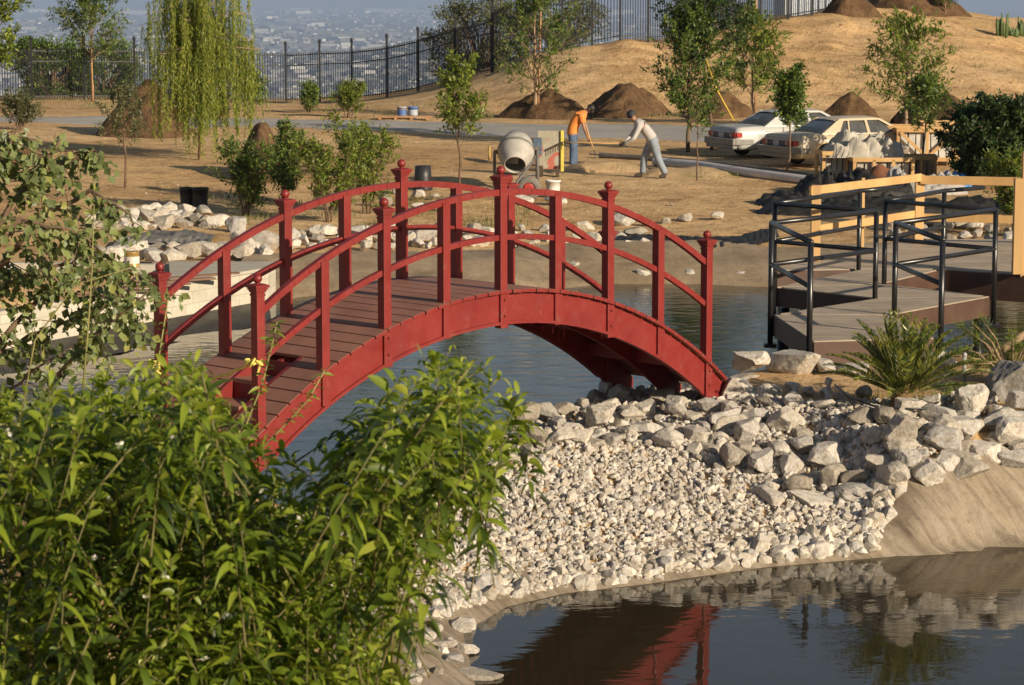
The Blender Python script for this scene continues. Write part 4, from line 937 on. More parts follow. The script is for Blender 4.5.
# pine shrub at the right edge
p = H(1012, 384); t = empty('pine_shrub', p, 0, 'scraggly pine shrub with long needles beside the pond at the right edge', 'shrub'); r = np.random.default_rng(21); mb = MB(); P_, D_ = [], []
for k in range(34):
    e = np.array([r.uniform(-.75, .55), r.uniform(-.3, .4), r.uniform(.1, .72)]); mb.tube([(0,0,0), e*.5+[0,0,.12], e], [.02,.012,.005], 5)
    u = r.random(110)**.6; c_ = (1-u)[:, None]**2*0+2*(u*(1-u))[:, None]*(e*.5+[0,0,.12])+(u*u)[:, None]*e
    P_.append(c_+r.normal(size=(110, 3))*.015); D_.append(r.normal(size=(110, 3))+e*.8)
mb.build('branches', M_BARKL, t); link('needles', leafmesh('needles', np.concatenate(P_), np.concatenate(D_), .11, .006, L_YELLOW, seed=21), t)
p0 = H(975, 375); m = MB(); m.tube([p0+Vector((0,0,.1)), p0+Vector((.35,.1,.3)), p0+Vector((.75,.2,.55))], [.04,.05,.04], 8); tag(m.build('driftwood', M_BARKL), 'pale fallen branch among the pine needles at the right', 'branch')

# ------------------------------------------------------------------ left heart-leaved tree
def branchy(name, label, cat, base, stems, leafn, lsz, lm, seed, parts=('branches', 'foliage'), segs=2, wob=.10, hang=.7, bark=None, tw=.35):
    r = np.random.default_rng(seed); t = empty(name, base, 0, label, cat); mb = MB(); P_, D_ = [], []
    for pts, r0 in stems:
        pts = np.array([np.array(q)-np.array(base) for q in pts]); n_ = len(pts)
        fine = [];
        for i in range(n_-1):
            for u in np.linspace(0, 1, 6)[:-1]: fine.append(pts[i]*(1-u)+pts[i+1]*u+r.normal(size=3)*.01)
        fine.append(pts[-1]); fine = np.array(fine); mb.tube(fine, [r0*(1-.8*i/len(fine))+.002 for i in range(len(fine))], 6)
        k0 = int(len(fine)*.25); nt_ = max(3, int((len(fine)-k0)*1.6))
        for k in range(nt_):
            s0 = fine[r.integers(k0, len(fine))]; td = r.normal(size=3)*np.array([1, 1, .6])+np.array([0, 0, -.1]); td /= np.linalg.norm(td); l_ = tw*r.uniform(.4, 1.2)
            e = s0+td*l_+np.array([0, 0, -l_*.3]); mb.tube([s0, (s0+e)/2+np.array([0, 0, l_*.08]), e], [.004, .003, .0015], 4, False)
            u = r.random(leafn); P_.append(s0+(e-s0)*u[:, None]+r.normal(size=(leafn, 3))*wob*.3); D_.append(np.stack([r.normal(size=leafn)*.5+.2, r.normal(size=leafn)*.5-.2, -hang*r.uniform(.3, 1.3, leafn)], 1))
    mb.build(parts[0], bark or M_BARK, t); P_ = np.concatenate(P_); sz = r.uniform(.6, 1.2, len(P_))
    nr = r.normal(size=(len(P_), 3))*.6+np.array([.5, -.7, .5])
    link(parts[1], leafmesh(parts[1], P_, np.concatenate(D_), lsz[0]*sz, lsz[1]*sz, lm, segs, seed=seed, nrm=nr, fold=.12, droop=.1), t); return t
d0 = 17; A = lambda x, y, dd=d0: WD(x, y, dd)
base = A(-60, 520); base.z = T(base.x, base.y)
stems = [([base, A(-50,330), A(-10,240), A(30,180), A(60,140)], .03), ([base, A(-30,300), A(30,230,16.6), A(90,190,16.4), A(130,215,16.2)], .025), ([base, A(-20,360), A(40,300,17.3), A(100,262,17.2), A(140,275,17.1)], .022),
  ([A(-40,330), A(20,280), A(80,255), A(118,290), A(140,330)], .015), ([A(-40,300), A(-10,200), A(5,160), A(15,130)], .016), ([base, A(0,440), A(80,350,16.5), A(150,290,16.2)], .016), ([A(-40,370), A(20,340,17.4), A(70,320,17.4), A(105,300,17.3)], .014), ([base, A(-30,420), A(20,380), A(60,355)], .015), ([A(-30,280,16), A(20,220,16), A(70,230,16), A(100,250,16)], .012), ([A(-30,250,18), A(40,170,18), A(75,160,18), A(95,150,18)], .012)]
branchy('heart_leaved_tree', 'young tree with small heart-shaped leaves reaching in from the left edge', 'tree', base, stems, 13, (.062, .055), L_HEART, 41, segs=2, tw=.34)

# ------------------------------------------------------------------ big leafy bush in the foreground
outline = [(-40,395),(40,375),(100,372),(150,352),(195,352),(215,385),(262,432),(300,474),(335,462),(368,432),(378,402),(405,374),(432,350),(466,346),(500,372),(524,404),(504,436),(478,456),(452,478),(448,505),(484,538),(455,548),(410,560),(395,600),(400,640),(420,668),(440,720),(200,760),(-40,760)]
r = np.random.default_rng(77); P_, D_, L_, DR, RN = [], [], [], [], []; mb = MB()
roots = [Vector((x, y, T(x, y)-.05)) for x, y in ((-1.5, 9.6), (-.95, 9.3), (-.5, 9.7), (-2.0, 9.2), (-1.2, 8.8))]
tips = []
tr = 0
while len(tips) < 620 and tr < 60000:
    tr += 1; x, y = r.uniform(-40, 516), r.uniform(340, 750); s_ = sdist(outline, np.array([x]), np.array([y]))[0]
    if s_ > -4: continue
    if 330 < x < 415 and 560 < y < 612 and r.random() < .92: continue
    if x < 45 and 455 < y < 560 and r.random() < .75: continue
    if 235 < x < 275 and 445 < y < 480 and r.random() < .8: continue
    if r.random() < .45*sstep(np.array(s_+26.)/22): continue
    dd = 9.3+r.uniform(-1.2, 1.1)
    if any((x-a)**2+((y-b)*1.1)**2 < 12**2 and abs(dd-c) < .35 for a, b, c in tips): continue
    tips.append((x, y, dd))
for x in np.linspace(0, len(outline)-12, 46):   # shoots that draw the uneven upper outline
    i = int(x); a, b = outline[i], outline[i+1]; u = x-i; tips.append((a[0]*(1-u)+b[0]*u+r.normal()*5, a[1]*(1-u)+b[1]*u+8+r.normal()*6, 9.1+r.normal()*.3))
for x, y, dd in tips:
    e = WD(x, y, dd); e = np.array(e); rt = np.array(min(roots, key=lambda q: abs(q.x-e[0])+r.random()*.5)); 
    ln = np.array([r.normal()*.5+.10+.45*sstep(np.array((x-330)/120.)), r.normal()*.4, 1.0]); ln /= np.linalg.norm(ln); SL = r.uniform(.26, .46); b0 = e-ln*SL; mid = rt*.4+b0*.6+np.array([r.normal()*.06, r.normal()*.06, .1])
    curve = [rt*(1-u)**2+2*u*(1-u)*mid+b0*u*u for u in np.linspace(0, 1, 7)]+[e]
    if r.random() < .05: mb.tube(curve, [.009*(1-.75*i/7)+.0015 for i in range(8)], 5)
    else: mb.tube([b0-ln*.1, b0, e], [.004, .003, .0015], 4)
    nlv = int(r.uniform(22, 31))
    for k in range(nlv):
        u = (k+r.random()*.6)/nlv; q = b0+(e-b0)*u; az = k*2.4+r.normal()*.3; out = np.array([math.cos(az), math.sin(az), 0]); el = .05+1.1*u*u+r.normal()*.2
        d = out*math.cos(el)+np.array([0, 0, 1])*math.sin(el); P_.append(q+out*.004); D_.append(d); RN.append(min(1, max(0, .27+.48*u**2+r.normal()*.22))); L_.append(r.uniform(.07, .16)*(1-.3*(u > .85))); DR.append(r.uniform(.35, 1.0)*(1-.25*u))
base = roots[0]; t = empty('leafy_bush', base, 0, 'big bright green bush with long drooping pointed leaves filling the lower left', 'bush')
b_ = np.array(base); P_ = np.array(P_)-b_
L_ = np.array(L_); o = mb.build('stems', pm('green_stem', (.16,.15,.05), (.12,.10,.035), 12, .7), t); o.location = -base
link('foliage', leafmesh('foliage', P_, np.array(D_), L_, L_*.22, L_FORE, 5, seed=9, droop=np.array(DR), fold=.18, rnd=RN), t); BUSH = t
# tall thin shoots standing before the bridge
def shoot(label, pts, lsz, n_, lm, seed, r0=.006):
    r = np.random.default_rng(seed); base = pts[0]; t = empty('slender_shoot', base, 0, label, 'plant'); m = MB(); q = np.array([np.array(p-base) for p in pts]); m.tube(q, [r0*(1-.7*i/len(q)) for i in range(len(q))], 6)
    P_, D_ = [], []
    for k in range(n_):
        u = (.12+.88*k/n_)*(len(q)-1); i = min(int(u), len(q)-2); p_ = q[i]*(1-(u-i))+q[i+1]*(u-i); az = k*2.4+r.normal()*.4; P_.append(p_); D_.append([math.cos(az), math.sin(az), r.uniform(-.1, .7)])
    m.build('stem', pm('shoot_stem', (.28,.26,.09), rough=.6), t); link('leaves', leafmesh('leaves', np.array(P_), np.array(D_), lsz*r.uniform(.6, 1.2, n_), lsz*.28, lm, 3, seed=seed, droop=.3), t)
B = lambda x, y, dd=12.5: WD(x, y, dd)
shoot('slender leafy shoot rising in front of the near left bridge post', [B(225,470), B(244,430), B(262,385), B(272,345), B(277,322)], .07, 60, L_YELLOW, 51)
shoot('short leafy sprig right of the taller shoot before the bridge', [B(240,470), B(285,425), B(308,400), B(325,370)], .06, 44, L_YELLOW, 52)
shoot('thin upright green shoot in front of the heart-leaved tree', [B(82,400,13), B(88,330,13), B(92,270,13), B(94,205,13)], .05, 40, L_YELLOW, 53)
shoot('bent reddish shoot crossing the heart-leaved tree', [B(20,420,14), B(35,340,14), B(75,285,14), B(130,268,14)], .04, 26, L_HEART, 54)
shoot('small sprig with narrow leaves in front of the dark left bank', [B(150,400,13), B(160,350,13), B(168,300,13)], .05, 34, L_GREEN, 55)
# small white flowers between bush leaves
r = np.random.default_rng(8)
fl = [(170,438),(262,492),(166,575),(145,598),(205,660),(110,500),(15,420),(8,432),(180,510),(120,445),(245,535),(95,560),(300,520)]
for x, y in fl:
    c_ = WD(x, y, 8.2); P_, D_ = [], []
    for k in range(6): P_.append((0, 0, 0)); D_.append(r.normal(size=3)+np.array([0, -.3, .6]))
    o = link('flower', leafmesh('flower', np.array(P_), np.array(D_), .018, .012, L_WHITE, 2), BUSH); o.location = c_-BUSH.location
# dark wet liner along the foot of the block wall
V = []; n_ = 80
for i in range(n_+1):
    q = wl.lerp(wr, i/n_)
    for k in range(9):
        s_ = k/8; xx, yy = q.x+.3*s_, q.y-.03-2.6*s_; V.append((xx, yy, .07*(1-s_)**1.5-.02*s_+.05*float(vnoise(np.array(xx), np.array(yy), .6, 3))*s_+.015))
F = [(i*9+k, i*9+k+1, (i+1)*9+k+1, (i+1)*9+k) for i in range(n_) for k in range(8)]
tag(link('pond_liner_wall_foot', npmesh('pond_liner_wall_foot', V, F, linermat('wet_liner', (.018,.017,.015), (.04,.037,.032), (.11,.10,.085), (2.2, .35, .4), .3, .6), True)), kind='structure')
# weeds and dry grass tufts
def tufts(pts, n_, hgt, seed, lm, name, label):
    r = np.random.default_rng(seed); P_, D_ = [], []
    for x, y, s_ in pts:
        q = hit(x, y)[0]; P_.append(q+np.c_[r.normal(size=(n_, 2))*s_/ppm(q[1]), np.zeros(n_)]); D_.append(np.c_[r.normal(size=(n_, 2))*.45, np.ones(n_)])
    P_ = np.concatenate(P_); P_[:, 2] = terrain(P_[:, 0], P_[:, 1])-.01
    tag(link(name, leafmesh(name, P_, np.concatenate(D_), hgt*r.uniform(.5, 1.3, len(P_)), hgt*.09, lm)), label, 'weeds', kind='stuff')
r = np.random.default_rng(61)
tufts([(x, y, 14) for x, y in zip(r.uniform(180, 520, 34), r.uniform(196, 228, 34))], 60, .16, 62, L_GRASS, 'weeds', 'low green and dry weeds on the far bank behind the bridge')
tufts([(x, y, 8) for x, y in zip(r.uniform(380, 760, 34), r.uniform(113, 119, 34))]+[(x, y, 10) for x, y in zip(r.uniform(20, 480, 40), r.uniform(100, 110, 40))]+[(x, y, 6) for x, y in zip(r.uniform(620, 1010, 30), r.uniform(30, 105, 30))], 26, .2, 63, L_GRASS, 'dry_grass', 'thin dry grass along the road edge and on the hill')
tufts([(x, y, 8) for x, y in ((870,400),(890,408),(905,409),(925,405),(940,400),(960,396),(1000,300),(985,235),(1005,232),(940,178),(700,178),(735,176),(650,160),(870,190))], 40, .13, 64, L_YELLOW, 'green_weeds', 'small bright weeds under the sago palm and around the pipes')
# litter of small stones and clods over the bare ground
r = np.random.default_rng(66)
scatter_stones('clods', 'small stones and soil clods littered over the dry ground', [(0,255),(0,110),(1024,110),(1024,230),(770,245),(500,232),(280,235)], (.8, 2.2), 700, SMALL, 67, cat='clods', mat=M_CLOD)
scatter_stones('hill_clods', 'small stones and clods littered over the sandy hill', [(520,100),(640,48),(850,22),(1024,30),(1024,120),(600,112)], (.8, 2.2), 500, SMALL, 68, cat='clods', mat=M_CLOD)
#==PART4==
# ------------------------------------------------------------------ old sedans
def interp(xs_, ys_, x): return float(np.interp(x, xs_, ys_))
def make_car(loc, heading, label, paint, cladding, sc_=1.0):
    """x = 0 at the tail, +x to the nose, origin on the ground in the middle of the tail"""
    t = empty('parked_car', loc, heading, label, 'car'); L = 5.0
    bx_ = [0, .04, .25, .9, 1.6, 3.3, 4.4, 4.85, 5.0]; bz_ = [.78, .93, .965, .985, .97, .95, .88, .80, .62]
    wx_ = [0, .1, .5, 1.5, 3.5, 4.6, 5.0]; wy_ = [.80, .87, .90, .91, .91, .87, .76]
    def lower():
        m = MB(); st = sorted(set([0, .03, .08, .16]+list(np.linspace(.25, 4.8, 30))+[4.9, 4.97, 5.0])); vs = []; nn = 0
        for x in st:
            zb, wv = interp(bx_, bz_, x), interp(wx_, wy_, x); z0 = .26 if .12 < x < 4.9 else .34
            half = [(0, z0), (wv*.82, z0), (wv*.96, z0+.05), (wv, z0+.16), (wv*1.0, .58), (wv*.985, min(.74, zb-.10)), (wv*.95, zb-.035), (wv*.88, zb-.008), (wv*.55, zb+.006), (0, zb+.012)]
            ring = half+[(-a, b) for a, b in half[-2:0:-1]]; nn = len(ring); vs += [(x, y, z) for y, z in ring]
        fs = [(i*nn+k, (i+1)*nn+k, (i+1)*nn+(k+1) % nn, i*nn+(k+1) % nn) for i in range(len(st)-1) for k in range(nn)]+[tuple(range(nn)), tuple(range((len(st)-1)*nn, len(st)*nn))[::-1]]
        m.add(vs, fs, True); return m
    body = lower().build('body', [paint, M_BLACKPL], t)
    me = body.data; bm = bmesh.new(); bm.from_mesh(me); bmesh.ops.recalc_face_normals(bm, faces=bm.faces); bm.to_mesh(me); bm.free()
    cut = []
    for wxp in (1.15, 3.98):
        for sy in (-1, 1):
            m = MB(); m.tube([(wxp, sy*.62, .33), (wxp, sy*1.2, .33)], .375, 28, smooth=False); c = m.build('arch_cut', M_BLACKPL); bm = bmesh.new(); bm.from_mesh(c.data); bmesh.ops.recalc_face_normals(bm, faces=bm.faces); bm.to_mesh(c.data); bm.free(); cut.append(c)
            md = body.modifiers.new('arch', 'BOOLEAN'); md.object = c; md.operation = 'DIFFERENCE'; md.solver = 'EXACT'; c.parent = body.parent
    bpy.context.view_layer.update(); dg = bpy.context.evaluated_depsgraph_get(); nm = bpy.data.meshes.new_from_object(body.evaluated_get(dg)); body.modifiers.clear(); body.data = nm
    for c in cut: bpy.data.objects.remove(c)
    # glass house
    gx = [.98, 1.22, 1.72, 2.2, 3.02, 3.45, 3.95]; gz = [.985, 1.13, 1.375, 1.405, 1.40, 1.25, .95]
    m = MB(); vs = []; n8 = 9
    for x, z in zip(gx, gz):
        zb = interp(bx_, bz_, x)-.02; k = (z-zb)/.43; k = max(0, min(1, k)); wt = .80-.20*k
        ring = [(-.83, zb), (-(.82-.10*k), zb+(z-zb)*.5), (-wt, z-.05*k), (-wt+.10, z), (0, z+.02*k), (wt-.10, z), (wt, z-.05*k), (.82-.10*k, zb+(z-zb)*.5), (.83, zb)]; vs += [(x, a, b) for a, b in ring]
    fs = [(i*n8+k, (i+1)*n8+k, (i+1)*n8+k+1, i*n8+k+1) for i in range(len(gx)-1) for k in range(n8-1)]; m.add(vs, fs, False)
    m.build('windows', pm('car_glass'+label[:4], (.10,.10,.095), (.06,.06,.06), 2.5, .16, spec=.8), t)
    # roof, pillars (body colour), 4 mm proud
    m = MB(); rx = [1.60, 1.72, 2.2, 2.7, 3.02, 3.12]; rz = [1.335, 1.385, 1.418, 1.418, 1.412, 1.37]; vs = []
    for x, z in zip(rx, rz):
        for y, dz_ in ((-.635, -.075), (-.615, -.03), (-.50, .0), (0, .02), (.50, .0), (.615, -.03), (.635, -.075)): vs.append((x, y, z+dz_+.006))
    m.add(vs, [(i*7+k, (i+1)*7+k, (i+1)*7+k+1, i*7+k+1) for i in range(5) for k in range(6)], True); m.build('roof', paint, t)
    m = MB(); ys_ = lambda z: .845-.20*max(0, min(1, (z-.96)/.42))**1.15
    def sidepoly(pts, sy):
        n_ = len(pts); A_ = [Vector((x, sy*(ys_(z)+.004), z)) for x, z in pts]; B_ = [Vector((x, sy*(ys_(z)-.035), z)) for x, z in pts]
        m.add(A_+B_, [tuple(range(n_)), tuple(range(n_, 2*n_))[::-1]]+[(i, n_+i, n_+(i+1) % n_, (i+1) % n_) for i in range(n_)], False)
    for sy in (-1, 1):
        sidepoly([(1.02,.975),(1.60,.965),(1.84,1.335),(1.72,1.40),(1.66,1.36),(1.22,1.10)], sy); sidepoly([(1.92,.96),(1.97,.96),(2.03,1.35),(1.98,1.35)], sy)
        sidepoly([(2.58,.955),(2.68,.955),(2.64,1.37),(2.56,1.37)], sy); sidepoly([(3.80,.945),(3.95,.94),(3.12,1.385),(3.00,1.37)], sy)
        sidepoly([(1.66,1.335),(3.05,1.345),(3.08,1.395),(1.72,1.395)], sy); sidepoly([(1.0,.95),(3.95,.935),(3.9,.965),(1.02,.99)], sy)
    m.build('pillars', paint, t)
    ch = pm('chrome_trim', (.45,.43,.40), rough=.3, metal=.9)
    for x0, nm_ in ((-.10, 'rear_bumper'), (4.95, 'front_bumper')):
        m = MB(); m.box((x0+.07, 0, .50), (.22, 1.78, .17)); 
        for sy in (-1, 1): m.box((x0+.07+(.30 if x0 < 0 else -.30), sy*.885, .50), (.62, .05, .17))
        m.box((x0+.07, 0, .36), (.16, 1.66, .12)); o = m.build(nm_, cladding, t, .02)
        m = MB(); m.box((x0+.05, 0, .60), (.20, 1.80, .03)); m.build('chrome_strip', ch, o, .006)
    for sy in (-1, 1):
        m = MB(); m.box((.0, sy*.66, .72), (.06, .36, .15)); m.box((.10, sy*.865, .72), (.20, .035, .14)); o = m.build('tail_light', pm('tail_lens', (.42,.03,.02), (.25,.02,.02), 14, .3), t, .01)
        m = MB(); m.box((-.034, sy*.56, .72), (.012, .10, .11)); m.build('reverse_lens', pm('pale_lens', (.55,.40,.32), rough=.3), o)
        m = MB(); m.box((4.99, sy*.66, .66), (.05, .26, .17)); m.build('headlight', pm('head_lens', (.6,.6,.6), rough=.15), t, .01)
        m = MB(); m.box((2.5, sy*.915, .44), (3.0, .02, .20)); m.build('side_cladding', cladding, t, .008)
        for xx in (1.86, 3.0): m = MB(); m.box((xx, sy*.925, .80), (.20, .03, .03)); m.build('door_handle', ch, t, .006)
        m = MB()
        for xx in (1.62, 2.62, 3.62): m.box((xx, sy*.910, .66), (.012, .012, .56))
        m.build('door_seams', M_BLACKPL, t)
        m = MB(); m.box((3.55, sy*.98, 1.0), (.12, .20, .12)); m.build('mirror', paint, t, .02)
    m = MB(); m.box((-.012, 0, .70), (.05, .98, .17)); m.build('plate_recess', pm('dark_panel', (.09,.085,.08), rough=.6), t)
    m = MB(); m.box((-.042, 0, .70), (.012, .32, .15)); m.build('number_plate', pm('plate', (.45,.47,.50), rough=.5), t, .004)
    m = MB(); m.box((.0, 0, .853), (.012, 1.5, .008)); m.box((.45, .73, .99), (.9, .008, .012)); m.box((.45, -.73, .99), (.9, .008, .012)); m.build('boot_seams', M_BLACKPL, t)
    for wxp in (1.15, 3.98):
        for sy in (-1, 1):
            M_ = Matrix.Translation((wxp, sy*.80, .315)) @ Matrix.Rotation(sy*math.pi/2, 4, 'X')
            wh = empty('wheel', (0,0,0)); wh.parent = t
            m = MB(); m.lathe([(.20,-.09),(.29,-.10),(.315,-.06),(.315,.06),(.29,.10),(.20,.09)], 28, M_); m.build('tyre', M_BLACKPL, wh)
            m = MB(); m.lathe([(.0,-.075),(.07,-.085),(.12,-.06),(.17,-.075),(.205,-.09)], 24, M_); m.lathe([(.0,.075),(.07,.085),(.12,.06),(.17,.075),(.205,.09)], 24, M_); m.build('rim', pm('alloy', (.38,.37,.35), rough=.35, metal=.7), wh)
    t.scale = (sc_,)*3
    return t
def car_at(px, py, head, label, paint, clad):
    p = H(px, py); h = R(head); q = Vector((p.x, p.y, 0))+Vector((-math.sin(h), math.cos(h), 0))*.8; make_car((q.x, q.y, T(q.x, q.y)), h, label, paint, clad, .88)
P1 = pm('dusty_silver_paint', (.48,.48,.46), (.42,.42,.40), 1.2, .38, spec=.6, coat=.3); P2 = pm('beige_metallic_paint', (.53,.43,.29), (.47,.38,.25), 1.2, .36, spec=.6, coat=.3)
car_at(737, 160, 25, 'dusty silver old sedan parked farther left, its tail facing the leafy tree', P1, pm('grey_cladding', (.24,.23,.21), rough=.5))
car_at(793, 170, 25, 'beige old sedan parked beside the silver one behind the stone crates', P2, pm('brown_grey_cladding', (.26,.23,.18), rough=.5))

# ------------------------------------------------------------------ pipes on the ground before the cars
def gtube(pxs, r_, mat, name, label, cat, z=0.0, hollow=True):
    pts = []
    for x, y in pxs: q = H(x, y); pts.append(Vector((q.x, q.y, T(q.x, q.y)+r_+z)))
    m = MB(); m.tube(pts, r_, 16, caps=not hollow)
    if hollow: m.tube(pts, r_*.86, 16, caps=False)
    return tag(m.build(name, mat), label, cat)
gtube([(655,166),(700,170),(760,179),(815,186)], .115, pm('white_pipe', (.62,.58,.56), (.50,.47,.45), 3, .5), 'drain_pipe', 'long pale grey pipe lying on the ground in front of the cars', 'pipe')
gtube([(600,158),(660,162),(720,167),(800,178),(835,184)], .075, pm('dark_pipe', (.16,.14,.12), (.10,.09,.08), 3, .7), 'dark_pipe', 'thinner dark pipe lying directly behind the long pale pipe', 'pipe')

# ------------------------------------------------------------------ crates of stone, pallets and tarps
def crate(px, py, wm, dm, hm, label, rz=.2, stone=(.52,.50,.47), z=0, diag=False, tilt=0, slats=3):
    p = H(px, py); t = empty('stone_crate', (p.x, p.y, p.z+z), rz, label, 'crate'); t.rotation_euler[1] = tilt
    wood = M_LUMBER if not tilt else M_STAKE
    m = MB()
    for x in (-1, 1):
        for y in (-1, 1): m.box((x*wm/2, y*dm/2, hm/2), (.08, .08, hm))
    for zz in (.05, hm-.05):
        for y in (-1, 1): m.box((0, y*(dm/2+.045), zz), (wm+.1, .03, .10))
        for x in (-1, 1): m.box((x*(wm/2+.045), 0, zz), (.03, dm, .10))
    for k in range(1, slats): xx = -wm/2+wm*k/slats; m.box((xx, -dm/2-.045, hm/2), (.08, .03, hm-.1))
    if diag: m.bar((-wm/2+.05, -dm/2-.075, hm-.1), (0, -dm/2-.075, .1), .03, .08); m.bar((wm/2-.05, -dm/2-.078, hm-.1), (0, -dm/2-.078, .1), .03, .08)
    m.build('crate_frame', wood, t, .004)
    m = MB(); nsl = 7; r_ = random.Random(px)
    for k in range(nsl): m.box((-wm/2+.07+(wm-.14)*(k+.5)/nsl, 0, hm*.48+r_.uniform(-.05, .04)), ((wm-.16)/nsl*.85, dm-.12, hm*.82), Matrix.Rotation(r_.uniform(-.05, .05), 3, 'Y'))
    m.build('stone_slabs', pm('slab_stone', stone, tuple(c*.7 for c in stone), 3, .85, .4, 20), t); return t
crate(842, 183, 1.1, .8, .8, 'weathered stone crate directly beside the beige car', .1, slats=2)
crate(880, 184, 1.4, .8, .66, 'wide yellow wood crate of stone in the front row of the pile', .05, (.48,.44,.38))
crate(913, 182, 1.0, .8, .66, 'small crate of broken stone next to the thin sapling', -.1, (.40,.30,.22))
crate(893, 163, 1.15, .8, .85, 'dark crate with crossed braces standing higher behind the front row', -.15, (.36,.37,.38), diag=True, slats=2, z=.15)
crate(925, 164, 1.5, .9, .85, 'yellow crate with a diagonal brace behind the sapling trunk', -.05, (.62,.60,.55), diag=True, slats=2, z=.1)
crate(948, 152, 1.6, .9, .7, 'farther crate of pale stone partly behind the dark shrub', .1, (.55,.52,.48), z=.15)
def cloth_heap(name, px, py, wm, dm, hm, mat, label, cat, seed, z=0.0, nzs=1.0, yoff=0):
    p = H(px, py); n_ = 34; g_ = np.linspace(-1, 1, n_); X, Y = np.meshgrid(g_, g_); rad = np.maximum(np.abs(X)**2.4+np.abs(Y)**2.4, 0)
    prof = np.clip(1-rad, 0, 1)**.45; WX = p.x+X*wm/2*(1+.15*vnoise(Y*2, X*0+1, 1, seed)); WY = p.y+yoff+Y*dm/2
    a = np.abs(vnoise(WX+.5*WY, WY*.7, .42, seed))*1.3+np.abs(vnoise(WX, WY-.4*WX, .19, seed+3))*.7
    Z = prof*(hm*(.42+1.25*a*nzs*.8))-.03+(terrain(WX, WY)-p.z)*(z == 0)
    V = np.stack([(WX-p.x).ravel(), (WY-p.y).ravel(), Z.ravel()], 1); i = np.arange((n_-1)**2); r = i//(n_-1); c = i % (n_-1); q = r*n_+c
    o = link(name, npmesh(name, V, np.stack([q, q+1, q+n_+1, q+n_], 1), mat, False)); o.location = (p.x, p.y, p.z+z); return tag(o, label, cat)
M_CANVAS = pm('pale_canvas', (.50,.46,.39), (.36,.33,.27), 3, .8, .4, 14, .02)
cloth_heap('canvas_sheet', 862, 183, 2.0, 1.3, .6, M_CANVAS, 'crumpled pale canvas sheet thrown over the crates beside the beige car', 'sheet', 3, z=.68, nzs=1.3)
cloth_heap('black_sheeting', 842, 193, 2.4, 1.6, .62, M_TARP, 'heap of black plastic sheeting in front of the weathered crate', 'sheeting', 5)
cloth_heap('black_sheeting', 872, 197, 2.0, 1.4, .55, M_TARP, 'heap of black plastic sheeting right behind the lumber rail', 'sheeting', 6)
cloth_heap('grey_sheeting', 916, 193, 2.4, 1.1, .60, pm('grey_plastic', (.36,.34,.32), (.24,.23,.22), 4, .6, .4, 9, .03), 'grey crumpled plastic heap below the thin sapling among the crates', 'sheeting', 7)
cloth_heap('blue_tarp', 950, 187, 1.0, .7, .45, pm('blue_plastic', (.08,.26,.62), (.05,.18,.48), 4, .5), 'bright blue tarp bundle at the foot of the dark shrub', 'tarp', 8)
cloth_heap('black_sheeting', 790, 205, 1.5, 1.2, .35, M_TARP, 'black plastic sheet peaked on bare soil left of the lumber rail', 'sheeting', 9)
cloth_heap('black_sheeting', 905, 212, 6.6, 2.0, .42, M_TARP, 'long rumpled black plastic sheet on the ground behind the lumber rail', 'sheeting', 15)
t = cloth_heap('rusty_sheet', 884, 188, .8, .5, .6, pm('rust', (.20,.075,.035), (.10,.04,.02), 5, .8), 'rusty brown metal sheet leaning among the black plastic', 'metal sheet', 10)
# black liner edge lying along the far bank
for nm_, pts, lb, sd_ in (('liner_edge', [(618,240),(660,242),(706,246),(745,243),(775,235)], 'rumpled black liner edge along the far bank right of the bridge', 3), ('liner_edge', [(118,246),(150,239),(186,238),(215,242)], 'grey-black liner edge between the two rows of rocks at left', 4)):
    n_ = 90; V = []; P_ = [H(*q) for q in pts]; r = np.random.default_rng(sd_)
    ts = np.linspace(0, len(P_)-1.001, n_); 
    for x in ts:
        i = int(x); q = P_[i].lerp(P_[i+1], x-i)
        for k in range(9):
            s_ = k/8; yy = q.y-.9+s_*1.5; V.append((q.x, yy, T(q.x, yy)+.04+.07*math.sin(s_*math.pi)**.6*(1+1.2*float(vnoise(np.array(q.x), np.array(yy*.6), .5, sd_)))+.10*abs(float(vnoise(np.array(q.x*1.5), np.array(yy), .22, sd_)))))
    F = [(i*9+k, (i+1)*9+k, (i+1)*9+k+1, i*9+k+1) for i in range(n_-1) for k in range(8)]
    tag(link(nm_, npmesh(nm_, V, F, M_TARP if sd_ == 3 else M_LINERG, False)), lb, 'liner')

scatter_boulders([(835,186),(930,184),(935,192),(840,196)], (8, 15), 22, 'broken stone in front of the crates', 'broken stone in front of the crates', seed=71, mind=.5, sink=-.3)
for x, y, s_, l in ((868,165,16,'pale wrapped bundle of stone on top of the front crates'),(905,166,14,'grey stone chunk on top of the front crates right of the bundle'),(888,168,11,'small tan stone chunk between bundle and grey chunk on the crates')): boulder(x, y, s_, l, z=.35)
